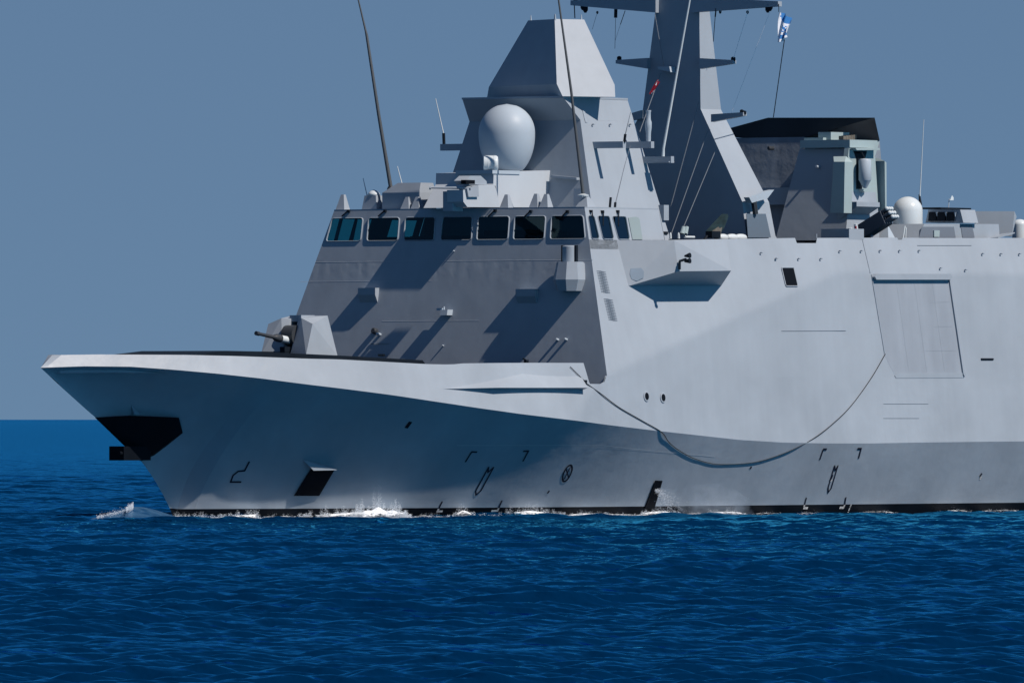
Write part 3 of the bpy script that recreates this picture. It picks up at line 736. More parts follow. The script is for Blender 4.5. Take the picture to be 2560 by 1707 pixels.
whip(bb_ - Vector((0, 0, .3)), [S(R3(208, 1005), x=p.x)], .08, .08, "aerial_mount", 'dark', parent=tower); whip(S(R3(208, 1010), x=p.x), [t_], .03, .018, mt='white', parent=tower)
p = arms[0][0]; xx = p.x
whip(S(R3(1570, 1075), x=xx), [S(R3(1578, 1012), x=xx)], .07, .07, "aerial_mount", 'dark', parent=tower); whip(S(R3(1578, 1015), x=xx), [S(R3(1618, 845), x=xx)], .025, .01, mt='wire', parent=tower)
# white bottle-shaped aerial on the second arm
xx = arms[1][0].x; q = S(R3(1752, 1070), x=xx)
m = MB(); m.lathe([(.12, 0), (.13, .45), (.17, .75), (.17, 1.0), (.12, 1.15), (.12, 1.5), (.14, 1.55), (.14, 1.62)], q, n=14); m.build("bottle_aerial", M['pale'], tower, smooth=True, angle=50)
for q in ((1325, 942), (1455, 942), (1605, 942)): padeye(R3(*q), tp, None)
m = MB(); q = [tp(R3(*c), .01) for c in ((1252, 828), (1268, 828), (1292, 922), (1276, 924))]; m.prism(q, (0, .02, 0)); m.build("tower_vent", M['grey'], tower)
# box on the tower's aft port edge, small side fittings
p = tp(A6(520, 75)); q = tp(A6(610, 300))
m = MB(); m.hull([(x, y, z) for x in (p.x + .1, p.x - .35) for y in (p.y - .3, p.y + .35) for z in (p.z, q.z)]); m.build("tower_locker", M['grey'], tower)
for c in ((462, 158), (607, 485), (302, 468)):
    p = tp(A6(*c)); m = MB(); m.box(p, (.28, .16, .14)); m.build("side_light", M['dark'], tower)
# big egg radome
rc = S(R3(685, 1030), y=.3); k = 650 / FPX
m = MB(); prof = []
zt_, zb_ = S(R3(685, 785), y=.3).z, S(R3(690, 1290), y=.3).z
H_ = zt_ - zb_; zc_ = zb_ + H_ * .565
for t in np.linspace(0, 1, 40):
    z = zb_ + H_ * t
    if z > zc_: r = 1.45 * math.sqrt(max(0, 1 - ((z - zc_) / (zt_ - zc_)) ** 2))
    else: r = 1.45 * math.sqrt(max(0, 1 - ((zc_ - z) / (zc_ - zb_ + .32)) ** 2.15))
    prof.append((r, z))
m.lathe(prof, (rc.x, rc.y, 0), n=48); rad = m.build("radome", M['pale'], ship, smooth=True, angle=60)
m = MB(); m.lathe([(.62, zb_ - .25), (.62, zb_ + .05)], (rc.x, rc.y, 0), n=24); m.build("radome_base", M['pale'], rad)
# drum-shaped optical sight
a, b = S(R3(515, 1235), y=1.3), S(R3(612, 1235), y=1.3)
m = MB(); L_ = 33 / 49.0 * 1.15; ax = Vector((-.574, .82, .0)).normalized(); b = (a + b) / 2 - ax * L_ / 2; a = b + ax * L_
m.lathe([(.3, .15), (.36, 0), (.42, .04), (.42, L_ * .33), (.435, L_ * .34), (.42, L_ * .36), (.42, L_ * .7), (.435, L_ * .71), (.42, L_ * .73), (.42, L_ * .86), (.36, L_ * .97), (.2, L_)], b, ax, 28); dr = m.build("drum_sight", M['white'], ship, smooth=True, angle=40)
m = MB(); m.tube([b.lerp(a, .5) - Vector((0, 0, .38)), b.lerp(a, .5) - Vector((0, 0, .62))], .2, 10); m.build("drum_pedestal", M['pale'], dr)
# rotating radar housing: faceted, narrowing upwards
WV = Vector((0, 1, 0))
def ringpts(l, nr, rt, v, alpha, yc_):
    """Four corners of a turned box section from the lateral photo positions of its left, near and right corner."""
    ca, sa = math.cos(alpha), math.sin(alpha); out = []
    kk = 655.0 / FPX
    L0, N0, R0 = [(R3(q, v)[0] - CX) * kk for q in (l, nr, rt)]
    z = CAM_H + (HY - R3(0, v)[1]) * kk
    aL, aR = (N0 - L0) / ca, (R0 - N0) / sa
    near = Vector((N0, 0, z)); left = near + Vector((L0 - N0, aL * sa, 0)); right = near + Vector((R0 - N0, aR * ca, 0)); far = left + right - near
    c = (left + right) / 2
    return [Vector((p.x, p.y - c.y + yc_, z)) for p in (left, near, right, far)]
al = math.radians(60); tcx = to_world(Vector((tfx(ZTT) - 1.4, 0, 0))).y
lv = [ringpts(845, 1045, 1268, 148, al, tcx), ringpts(548, 1060, 1496, 645, al, tcx), ringpts(532, 1103, 1500, 738, al, tcx)]
lv = [[to_local(p) for p in r] for r in lv]
m = MB(); m.hull(lv[0] + lv[1] + [Vector((p.x, p.y, p.z)) for p in lv[2]]); rh = m.build("radar_housing", M['grey'], ship)
for px in ((852, 115), (1038, 118), (1066, 118), (1250, 116)):
    i = {852: 0, 1038: 1, 1066: 1, 1250: 2}[px[0]]; p = lv[0][i] * .9 + (sum(lv[0], Vector()) / 4) * .1 + Vector((.1 if px[0] == 1066 else 0, .1 if px[0] == 1066 else 0, 0))
    m = MB(); m.tube([p - Vector((0, 0, .05)), p + Vector((0, 0, .26))], [.06, .02], 6); m.build("lightning_rod", M['pale'], rh)
c_ = sum(lv[2], Vector()) / 4; m = MB(); m.lathe([(1.3, ZTT), (1.3, lv[2][0].z + .02)], (c_.x, c_.y, 0), n=28); m.build("radar_pedestal", M['dark'], rh)

# ------------------------------------------------------------------ main mast
mp_ = S(R4(310, 1500), y=0); XM = mp_.x
def mf(p): return S(p, x=XM)
def sym(p): q = mf(p); return q
levels = []
for rx, v, aft in ((528, -60, .9), (526, 60, .95), (535, 690, 1.9), (798, 1275, 2.5), (832, 1560, 2.8)):
    q = mf(R4(rx, v)); cxp = {-60: 392, 60: 388, 690: 352, 1275: 318, 1560: 308}[v]; c = mf(R4(cxp, v))
    levels.append((q.z, c.y, q.y - c.y, aft))
m = MB()
for (z0, c0, h0, a0), (z1, c1, h1, a1) in zip(levels[:-1], levels[1:]):
    m.hull([(XM - dx, c0 + s * h0, z0) for dx in (0, a0) for s in (1, -1)] + [(XM - dx, c1 + s * h1, z1 - .001) for dx in (0, a1) for s in (1, -1)])
mast = m.build("main_mast", M['house'], ship)
zdk = ZD - .7
m = MB(); m.hull([(XM - .3 - d, levels[-1][1] + s * (levels[-1][2] - .4), zdk) for d in (0, 4) for s in (1, -1)] + [(XM - .6 - d, levels[-2][1] + s * (levels[-2][2] - .6), levels[-2][0] - .3) for d in (0, 2) for s in (1, -1)]); m.build("mast_house", M['house'], mast)
# lit inner edging of the leg and door at the foot
q = [S(R4(*c), y=levels[-1][1] + levels[-1][2] + .03) for c in ((822, 1352), (945, 1352), (978, 1502), (833, 1502))]
m = MB(); m.prism(q, (0, .02, 0)); m.build("mast_door", mat("door_paint", (.10, .14, .19), .5), mast)
# yards
def yard(p0, p1, r0, r1, xo=.15, d=.35, name="yard"):
    a, b = S(p0, x=XM + xo), S(p1, x=XM + xo)
    m = MB(); m.hull([a + Vector((dx, 0, dz)) for dx in (-d / 2, d / 2) for dz in (-r0, r0)] + [b + Vector((dx, 0, dz)) for dx in (-d / 2, d / 2) for dz in (-r1, r1)])
    return m.build(name, M['house'], mast)
yd = yard(A5(940, 52), A5(45, 34), .42, .13); yard(A5(1300, 52), A5(2225, 44), .42, .13)
m = MB()
yard(A5(850, 668), A5(520, 652), .28, .09); yard(A5(1395, 670), A5(1748, 652), .28, .09)
yard(R4(170, 725), R4(104, 740), .22, .18); yard(R4(612, 748), R4(815, 722), .2, .09)
def lamp(p, xo, r=.1, down=False, name="yard_lamp"):
    q = S(p, x=XM + xo); m = MB(); m.lathe([(r * .4, -r * 1.6), (r, -r * .6), (r, r * .6), (r * .3, r)], q, n=10); m.build(name, M['dark'], mast, smooth=True, angle=40)
for p, r in ((A5(155, 72), .12), (A5(182, 93), .14), (A5(168, 18), .16), (A5(2097, 95), .13), (A5(2120, 72), .15), (A5(538, 615), .12), (A5(1735, 622), .12), (R4(795, 705), .1), (R4(812, 712), .1), (A5(80, 5), .12), (A5(525, 3), .1), (A5(1598, 125), .07), (A5(1885, 128), .07), (A5(308, 132), .06)): lamp(p, .15, r)
m = MB(); m.tube([S(A5(503, 75), x=XM + .15), S(A5(500, 190), x=XM + .15)], .09, 8); m.build("yard_lamp", M['dark'], mast)
# little bracket on the front of the mast, standing rigging and signal halyards
q = [S(A5(*c), x=XM + .1) for c in ((995, 708), (1120, 706), (1132, 765), (1005, 735))]
m = MB(); m.prism(q, (.5, 0, .02)); m.build("rigging_bracket", M['pale'], mast)
tip3 = arms[2][0]
pb0 = Vector((tip3.x, tip3.y + 1.4, tip3.z + .2)); pl = S(R4(297, 985), x=tip3.x)
m = MB(); m.tube([S(R4(297, 1010), x=tip3.x), S(R4(300, 940), x=tip3.x), S(R4(462, 28), x=tip3.x), S(R4(480, -80), x=tip3.x)], [.09, .07, .05, .04], 8); m.build("pole_aerial", M['white'], tower, smooth=True, angle=60)
q = S(R4(300, 1025), x=tip3.x); m = MB(); m.box(q, (.5, 1.0, .06)); m.build("aerial_plate", M['grey'], tower)
def line(p0, p1, y0=None, y1=None, x0=None, x1=None, r=.018, mt='wire', name="halyard", sag=.0):
    a = S(p0, **({'y': y0} if y0 is not None else {'x': x0})); b = S(p1, **({'y': y1} if y1 is not None else {'x': x1}))
    pts = [a.lerp(b, t) + Vector((0, 0, -4 * sag * t * (1 - t))) for t in np.linspace(0, 1, 9)]
    m = MB(); m.tube(pts, r, 5); return m.build(name, M[mt], mast)
xs = XM + .3
line(R4(525, 640), R4(345, 1310), x0=xs, x1=xs + 1, r=.022); line(R4(580, 830), R4(345, 1490), x0=xs, x1=xs + 2, r=.022); line(R4(632, 945), R4(425, 1440), x0=xs, x1=xs + 2, r=.022)
line(A5(912, 150), A5(1005, 690), x0=xs, x1=xs, r=.018); line(A5(975, 770), R4(150, 835), x0=xs, x1=xs + 2, r=.02)
line(A5(308, 132), A5(255, 310), x0=xs, x1=xs, r=.01); line(A5(600, 115), A5(550, 260), x0=xs, x1=xs, r=.02, mt='dark'); line(A5(550, 260), A5(495, 430), x0=xs, x1=xs, r=.008)
line(A5(500, 190), A5(492, 515), x0=xs, x1=xs, r=.012, mt='dark'); line(A5(65, 50), A5(72, 195), x0=xs, x1=xs, r=.03, mt='dark')
line(A5(1555, 90), A5(1545, 180), x0=xs, x1=xs, r=.04, mt='dark'); line(A5(1545, 180), A5(1525, 440), x0=xs, x1=xs, r=.02, mt='dark')
line(A5(1622, 25), A5(1598, 125), x0=xs, x1=xs, r=.012, mt='cloth'); line(A5(1475, 640), A5(1455, 740), x0=xs, x1=xs, r=.012, mt='cloth')
line(A5(1918, 25), A5(1740, 610), x0=xs, x1=xs, r=.011, mt='cloth'); line(A5(2118, 130), R4(720, 740), x0=xs, x1=xs, r=.008, mt='cloth')
line(A5(2213, 45), A5(2213, 130), x0=xs, x1=xs, r=.02, mt='dark'); line(A5(2272, 420), R4(995, 742), x0=xs, x1=xs - 6, r=.025, mt='rope')
# crane-like plate aerial on the mast leg
ym = levels[-1][1] + levels[-1][2]
q = [S(R4(*c), y=ym + .25) for c in ((842, 1248), (860, 1283), (958, 1255), (1000, 1200), (930, 1215))]
m = MB(); m.prism(q, (0, -.35, 0)); m.build("mast_bracket", M['pale'], mast)
m = MB(); m.tube([S(R4(870, 1270), y=ym + .1), S(R4(882, 1352), y=ym + .1)], .16, 6); m.build("bracket_post", M['metal'], mast)

# flags: each is one cloth hanging from the rigging
def flag(name, corners, cols, label, x, folds=2.2, amp=.18):
    m = MB(); nu, nv = 14, 20
    n_ = Vector((.80, .60, 0)); c_ = n_.dot(S(corners[0], x=x)); c = [S(p, n=n_, c=c_) for p in corners]   # top-left, top-right, bottom-right, bottom-left
    rows = []
    for i in range(nv + 1):
        t = i / nv; r = []
        for j in range(nu + 1):
            s = j / nu
            p = c[0].lerp(c[1], s).lerp(c[3].lerp(c[2], s), t)
            p = p + Vector((amp * math.sin(folds * 2 * math.pi * (s * .8 + t * .35)) * (.3 + .7 * s), 0, .08 * math.sin(5 * s + 3 * t) * s))
            r.append(to_world(p))
        rows.append(r)
    m.grid(rows, cols)
    o = m.build(name, [M['cloth'], M['blue'], M['red'], M['mark']], None, smooth=True)
    return tag(o, label, "flag")
def blue_white(i, j):
    t, u_ = i / 20, j / 14
    if t < .30 and u_ > .12 + .9 * abs(t - .1): return 1
    if .36 < t < .64 and .40 < u_ < .66 and (i * 3 + j) % 4 != 0: return 1
    if .70 < t < .86 and u_ > .28: return 1
    return 0
flag("signal_flag", [A5(2218, 130), A5(2335, 175), A5(2300, 410), A5(2196, 450)], blue_white, "white flag with blue bands flying below the yardarm end", xs)
flag("signal_flag", [R4(262, 507), R4(271, 510), R4(232, 596), R4(207, 592)], lambda i, j: 0 if (6 < j < 10 and i < 6) or (7 < j < 11 and i > 12) else 2, "small furled red and white flag hanging on a halyard before the dark mast", xs + 1.2, amp=.1)

# ------------------------------------------------------------------ funnel and the aft sensor house
XFN = S(R4(960, 870), y=-1.0).x
def fn(p): return S(p, x=XFN)
f_, e_, g_, b__, a__ = fn(R4(960, 870)), fn(R4(1190, 868)), fn(R4(745, 870)), fn(R4(960, 745)), fn(R4(715, 812))
c__ = fn(R4(1635, 745)); d__ = S(R4(1666, 890), y=e_.y)
m = MB(); bk = d__.x
m.hull([f_, e_, g_, b__, a__, c__, d__, (c__.x - 5.5, c__.y - 4.3, c__.z), (c__.x - 5.5, b__.y - 1, c__.z), (d__.x, g_.y, d__.z), (bk, e_.y, e_.z)])
funnel = m.build("funnel_top", M['black'], ship)
lo = lambda q, z: (q[0], q[1], z)
m = MB(); zl_ = 13.4; up_ = f_.z - .003
e2 = fn(R4(1095, 1190)); 
m.hull([lo(f_, up_), lo(e_, up_), lo(g_, up_), (bk, e_.y, up_), (bk, g_.y, up_), (XFN + .9, g_.y - .6, zl_), (XFN + .9, e_.y + .6, zl_), (bk, e_.y + .6, zl_), (bk, g_.y, zl_)])
m.build("funnel", mat("funnel_side_paint", (.17, .205, .25), .5, var=.12, streak=.08, bump=.05, bscale=1.2), ship)
p = S(R4(990, 938), x=XFN + .3); m = MB(); m.lathe([(.12, 0), (.12, .35), (.08, .4)], p, (1, 0, 0), 10); m.build("funnel_lamp", M['metal'], ship)
p = fn(R4(1010, 1190)); m = MB(); m.hull([(XFN + 1.1, p.y - 1.6, p.z), (XFN + 1.1, p.y + 1.6, p.z), (XFN + 1.1, p.y - 2.2, p.z - .9), (XFN + 1.1, p.y + 1.6, p.z - .9), (XFN, p.y - 2, p.z), (XFN, p.y + 2, p.z)]); m.build("funnel_skirt", M['house'], ship)

YS = 5.0                                           # port face of the sensor house
SN, SC = None, None
tfp = S(A1(930, 425), y=YS); XS = tfp.x; ZS1 = tfp.z
sfx = .2
def sf_(p): return S(p, n=(1, 0, sfx), c=XS + sfx * ZS1)
q = [sf_(A1(*c)) for c in ((365, 425), (932, 425), (915, 1200), (890, 1480), (85, 1480), (180, 1210))]
m = MB(); m.hull(q + [Vector((p.x - 2.0, p.y, p.z)) for p in q[:2]] + [Vector((XS - 2.3, p.y, p.z)) for p in q[2:]]); sh = m.build("sensor_house", M['house'], ship)
p = sf_(A1(597, 637)); m = MB(); m.lathe([(.07, 0), (.07, .35)], p, (1, 0, .1), 8); m.build("sensor_lamp", M['pale'], sh)
# pale green sensor cabinet on its port face
def yp(p, y=YS + .25): return S(p, y=y)
q = [yp(A1(*c)) for c in ((940, 345), (1285, 345), (1235, 510), (1268, 1030), (1268, 1165), (885, 1165), (920, 540))]
m = MB(); m.prism(q, (0, -.28, 0)); cab = m.build("sensor_cabinet", M['green'], ship)
a_, b_ = sf_(A1(425, 330)), sf_(A1(938, 412)); m = MB(); m.hull([(XS + d, y, z) for d in (.35, -2.3) for y in (a_.y, YS + .3) for z in (a_.z, b_.z)]); m.build("cabinet_cap", M['green'], cab)
a_ = S(A1(415, 300), x=XS + .2); b_ = S(A1(635, 325), x=XS + .2); m = MB(); m.hull([(XS + d, y, z) for d in (.2, -1.6) for y in (a_.y, b_.y) for z in (a_.z, b_.z - .1)]); m.build("cap_tray", M['green'], cab)
a_, b_ = S(A1(725, 232), y=YS - 1.2), S(A1(938, 328), y=YS - 1.2); m = MB(); m.hull([(x, y, z) for x in (a_.x, b_.x) for y in (YS - 1.2, YS - 2.0) for z in (a_.z, b_.z)]); m.build("cap_box", M['green'], cab)
a_, b_ = S(A1(845, 278), y=YS - .6), S(A1(990, 325), y=YS - .6); m = MB()
for i in range(5): m.box((a_.x + (b_.x - a_.x) * (i + .5) / 5, YS - .6, (a_.z + b_.z) / 2), (.28, .3, b_.z - a_.z - .04 * i))
m.build("cap_gear", M['khaki'], cab)
# side boxes, recess with the hanging pod, bottom platform
a_ = yp(A1(885, 575), YS + 1.0); b_ = yp(A1(880, 1165), YS + 1.0)
m = MB(); pL = [S(A1(*c), x=a_.x) for c in ((760, 575), (885, 575), (875, 1165), (715, 1165))]
m.hull([p for p in pL] + [p + Vector((-.75, 0, 0)) for p in pL] + [S(A1(755, 515), x=a_.x - .6), S(A1(900, 512), x=a_.x - .6)]); m.build("cabinet_box", M['green'], cab)
pR = [yp(A1(*c), YS + .6) for c in ((1345, 565), (1366, 585), (1368, 1165), (1352, 1165))]
m = MB(); m.hull([Vector((p.x, p.y - dy, p.z)) for p in pR for dy in (0, 1.4)] + [S(A1(1250, 530), y=YS), S(A1(1275, 1165), y=YS)]); m.build("cabinet_box", M['green'], cab)
q = [yp(A1(*c), YS + .262) for c in ((985, 450), (1140, 450), (1120, 535), (1085, 560), (1085, 890), (1018, 890), (1018, 545))]
m = MB(); m.prism(q, (0, .01, 0)); m.build("cabinet_recess", M['dark'], cab)
q = [yp(A1(*c), YS + .262) for c in ((1040, 890), (1110, 890), (1072, 930))]; m = MB(); m.prism(q, (0, .25, 0)); m.build("pod_foot", M['green'], cab)
pc_ = yp(A1(1118, 680), YS + .75); zt_, zb_ = yp(A1(1118, 548), YS + .75).z, yp(A1(1118, 795), YS + .75).z
m = MB(); m.lathe([(.05, zt_ + .05), (.28, zt_ + .02), (.335, zt_ - .06), (.335, zb_ + .05), (.3, zb_), (.1, zb_ - .38), (.02, zb_ - .4)], (pc_.x, pc_.y, 0), n=24); pod2 = m.build("hanging_pod", M['pale'], cab, smooth=True, angle=40)
m = MB(); m.tube([Vector((pc_.x, pc_.y - .45, zt_ + .35)), Vector((pc_.x, pc_.y - .2, zt_ + .35)), Vector((pc_.x, pc_.y, zt_ + .05))], .04, 6); m.build("pod_hanger", M['dark'], cab)
q = [yp(A1(*c), YS + .29) for c in ((945, 418), (1225, 418), (1225, 442), (960, 442))]; m = MB(); m.prism(q, (0, .35, 0)); m.build("cabinet_rail", M['green'], cab)
a_, b_ = yp(A1(1022, 1036), YS + 1.0), yp(A1(1288, 1096), YS + 1.0)
m = MB(); m.hull([(x, y, z) for x in (a_.x, b_.x) for y in (YS - .2, YS + 1.0) for z in (a_.z, b_.z)] + [S(A1(800, 1262), x=a_.x) , S(A1(1000, 1290), y=YS - .3)]); m.build("cabinet_platform", M['grey'], cab)
a_ = S(A1(610, 1348), y=YS + 1.6); b_ = S(A1(935, 1470), y=YS + 1.6)
m = MB(); m.hull([(a_.x - .2 + d, y, z) for d in (0, -1.4) for y in (S(A1(612, 1348), x=a_.x - .2).y, S(A1(935, 1348), x=a_.x - .2).y) for z in (a_.z, b_.z - .3)]); m.build("deck_locker", M['house'], ship)

# decoy launcher: nine tubes in three tiers, white muzzle caps
yl = 6.4
p0_ = S(A1(1080, 1400), y=yl); tip_ = S(A1(1425, 1165), y=yl)
XL = p0_.x
dirv = (S(A1(1425, 1165), x=XL) - S(A1(1060, 1395), x=XL)).normalized(); end_ = S(A1(1425, 1165), x=XL); upv = Vector((1, 0, 0)).cross(dirv).normalized(); upv = upv if upv.z > 0 else -upv
m = MB(); m.box(end_ - dirv * 1.2 - upv * .05, (.75, .75, 1.6), Matrix((Vector((1, 0, 0)), upv, dirv)).transposed()); la = m.build("decoy_launcher", M['tubes'], ship)
for i in (-1, 0, 1):
    for j in (-1, 0, 1):
        o_ = end_ + Vector((i * .22, 0, 0)) + upv * j * .27 + dirv * (-.06 * j)
        m = MB(); m.tube([o_ - dirv * 2.1, o_], .095, 8); m.build("launch_tube", M['tubes'], la)
        m = MB(); m.lathe([(.105, 0), (.11, .05), (.08, .11), (.02, .14)], o_, dirv, 10); m.build("muzzle_cap", M['white'], la, smooth=True, angle=50)
p = S(A1(1375, 1420), y=yl + .6); m = MB(); m.hull([(p.x + dx, p.y + dy, p.z - .2) for dx in (-.35, .35) for dy in (-.3, .3)] + [(p.x - .05, p.y, p.z + .55)]); m.build("launcher_pedestal", M['pale'], la)
m = MB(); m.lathe([(.1, -.15), (.12, .05), (.03, .12)], S(A1(1190, 1410), y=yl + .5), n=10); m.build("launcher_motor", M['pale'], la)
for px, h0 in ((950, 1335), (1010, 1290)):
    a_, b_ = S(A1(px + 18, 1470), y=7.2), S(A1(px, h0), y=7.2)
    m = MB(); m.tube([a_, b_], [.13, .1], 8); o = m.build("safety_post", M['white'], ship)
    m = MB(); m.tube([a_.lerp(b_, .2) + Vector((.1, .05, 0)), a_.lerp(b_, .85) + Vector((.08, .05, 0))], .05, 6); m.build("red_stripe", M['red'], o)

# white dome aft with its whip aerial, and the gear beyond
dc = S(A2(928, 400), y=4.6); zt_ = S(A2(928, 155), y=4.6).z; zcyl = S(A2(928, 330), y=4.6).z; zb_ = S(A2(928, 545), y=4.6).z
m = MB(); R_ = .79; prof = [(.66, zb_ - .75), (.68, zb_ - .02), (R_ - .03, zb_), (R_, zb_ + .06), (R_, zcyl)] + [(R_ * math.cos(t), zcyl + (zt_ - zcyl) * math.sin(t)) for t in np.linspace(.1, math.pi / 2, 14)]
m.lathe(prof, (dc.x, dc.y, 0), n=40); d2 = m.build("aft_dome", M['white'], ship, smooth=True, angle=50)
m = MB(); m.lathe([(.74, zb_ - 1.2), (.74, zb_ - .06)], (dc.x, dc.y, 0), n=24); m.build("dome_base", M['grey'], d2)
xw = dc.x - .8
o = whip(S(A2(1075, 180), x=xw), [S(A2(1085, 0), x=xw), S(D(2122, 275), x=xw)], .035, .018, mt='white')
m = MB(); m.tube([S(A2(1085, 260), x=xw), S(A2(1070, 130), x=xw)], [.1, .05], 6); m.build("aerial_mount", M['dark'], o)
m = MB(); m.tube([S(A2(870, 670), y=7.3), S(A2(892, 515), y=7.3), S(A2(905, 540), y=7.3), S(A2(900, 665), y=7.3)], .045, 6); m.build("deck_rail", M['white'], ship)
YQ = 7.4
def yq(p, y=YQ): return S(p, y=y)
q = [yq(A2(*c)) for c in ((1130, 488), (1560, 488), (2042, 492), (2060, 720), (1040, 720), (1060, 660))]
m = MB(); m.prism(q, (0, -4.5, 0)); ah = m.build("aft_deckhouse", M['house'], ship)
dkp = mat("panel_paint", (.13, .16, .205), .5)
for c in (((1100, 525), (1490, 525), (1512, 658), (1062, 658)), ((1572, 498), (1712, 498), (1744, 658), (1596, 658))):
    m = MB(); m.prism([yq(A2(*k), YQ + .004) for k in c], (0, .02, 0)); m.build("side_panel", dkp, ah)
m = MB(); m.prism([yq(A2(*k), YQ + .03) for k in ((1240, 570), (1308, 570), (1305, 650), (1240, 650))], (0, .06, 0)); m.build("junction_box", M['green'], ah)
xj = yq(A2(1565, 480)).x
q = [S(A2(*c), x=xj) for c in ((1180, 315), (1570, 315), (1610, 475), (1145, 475))]; q2 = [S(A2(*c), y=q[1].y) for c in ((1752, 305), (1796, 465))]
m = MB(); m.hull(q + [Vector((q2[0].x, p.y, p.z)) for p in q]); jam = m.build("jammer_house", M['house'], ship)
for i in range(3):
    x0 = 1200 + 112 * i; m = MB(); m.prism([S(A2(*c), x=xj + .03) for c in ((x0, 345), (x0 + 85, 345), (x0 + 88, 455), (x0 - 8, 455))], (.12, 0, 0)); m.build("jammer_panel", M['dark'], jam)
    m = MB(); m.prism([S(A2(*c), x=xj + .1) for c in ((x0 + 75, 345), (x0 + 98, 345), (x0 + 96, 362), (x0 + 90, 400))], (.05, 0, 0)); m.build("panel_trim", M['pale'], jam)
m = MB(); p0_, p1_ = S(A2(1330, 298), y=6.0), S(A2(1705, 298), y=6.0); m.hull([(x, y, z) for x in (p0_.x, p1_.x) for y in (6.0, 4.4) for z in (p0_.z - .03, p0_.z + .05)]); m.build("jammer_roof", M['dark'], jam)
m = MB(); m.tube([S(A2(1427, 290), y=5.5), S(A2(1435, 190), y=5.5), S(A2(1450, 185), y=5.5)], .03, 6); an = m.build("dish_mast", M['pale'], jam)
m = MB(); m.hull([S(A2(*c), y=5.5 + dy) for c in ((1445, 200), (1470, 140), (1490, 165), (1490, 200)) for dy in (-.12, .12)]); m.build("dish", M['white'], jam)
xk = S(A2(2235, 340), y=7.0).x
nk = (.8, .6, 0); ck = .8 * xk + .6 * 7.0; q = [S(A2(*c), n=nk, c=ck) for c in ((1760, 335), (2236, 335), (2205, 640), (1760, 640))]; m = MB(); m.hull(q + [p + Vector((-1.0, -.7, 0)) for p in q] + [S(A2(2262, 400), y=q[1].y)]); m.build("aft_screen", M['grey'], ship)
m = MB(); p0_, p1_ = S(A2(2036, 665), y=8.1), S(A2(2240, 606), y=8.1); m.hull([p0_, p1_, p0_ + Vector((0, -.8, 0)), p1_ + Vector((0, -.8, 0)), p0_ + Vector((0, 0, .06)), p1_ + Vector((0, 0, .06))]); m.build("screen_bracket", M['grey'], ship)
q = S(A2(2300, 500), y=4); m = MB(); m.lathe([(.42, -.8), (.42, 0)] + [(.42 * math.cos(t), .3 * math.sin(t)) for t in np.linspace(.1, 1.55, 8)], q, n=24); m.build("small_dome", M['white'], ship, smooth=True, angle=50)

# ------------------------------------------------------------------ upper deck between tower and mast
yd_ = 7.0
m = MB(); a_, b_ = S(A6(690, 575), y=yd_), S(A6(1100, 575), y=yd_); m.hull([(x, y, a_.z + dz) for x in (a_.x, b_.x) for y in (yd_, yd_ - .15) for dz in (-.35, .0)]); m.build("deck_rail", M['dark'], ship)
for dx in (0, 46):
    a_, b_ = S(A6(858 + dx, 488), y=yd_), S(A6(880 + dx, 395), y=yd_); m = MB(); m.tube([a_ - (b_ - a_) * .1, a_, b_], [.14, .12, .1], 10)
    if dx == 0: bino = m.build("deck_binocular", M['green'], ship)
    else: m.build("eyepiece", M['green'], bino)
m = MB(); m.tube([S(A6(890, 480), y=yd_), S(A6(895, 545), y=yd_), S(A6(1030, 548), y=yd_)], .07, 6); m.build("binocular_stand", M['white'], bino)
for px in (683, 803): m = MB(); m.lathe([(.07, -.1), (.06, .1), (.02, .22)], S(A6(px, 540), y=yd_), n=10); m.build("deck_stud", M['white'], ship)
# canvas-covered machine gun pointing up
q = [S(A6(*c), y=yd_) for c in ((1520, 205), (1538, 240), (1480, 400), (1400, 520), (1330, 545), (1285, 460), (1300, 440), (1400, 330))]
m = MB(); m.prism(q, (0, -.35, 0)); cg = m.build("covered_gun", M['canvas'], ship)
q = [S(A6(*c), y=yd_ + .02) for c in ((1390, 395), (1410, 420), (1445, 400), (1420, 510), (1370, 545), (1350, 490), (1300, 455))]; m = MB(); m.prism(q, (0, -.39, 0)); m.build("gun_cover_lining", M['khaki'], cg)
m = MB(); m.box(S(A6(1310, 510), y=yd_ + .1), (.8, .4, .35)); m.tube([S(A6(1330, 540), y=yd_ + .2), S(A6(1390, 595), y=yd_ + .2)], .09, 6); m.tube([S(A6(1185, 580), y=yd_), S(A6(1210, 540), y=yd_), S(A6(1270, 522), y=yd_)], .08, 6); m.build("gun_mount", M['dark'], cg)
for i, (x0, x1) in enumerate(((1390, 1515), (1515, 1660), (1640, 1790))):
    a_, b_ = S(A6(x0, 560), y=6.4 - .2 * i), S(A6(x1, 560), y=6.4 - .2 * i); L_ = (b_ - a_).length
    c_ = (a_ + b_) / 2; m = MB(); r_ = .2
    m.lathe([(r_ * math.sin(t) ** .6, -L_ / 2 * math.cos(t)) for t in np.linspace(.05, math.pi - .05, 16)], (c_.x, c_.y, c_.z + .02), (1, 0, 0), 18)
    o = m.build("life_raft_canister", M['white'], ship, smooth=True)
m = MB(); m.tube([S(R6(396, 434), y=7.9), S(R6(396, 405), y=7.9)], .03, 6); m.build("deck_stud", M['pale'], ship)

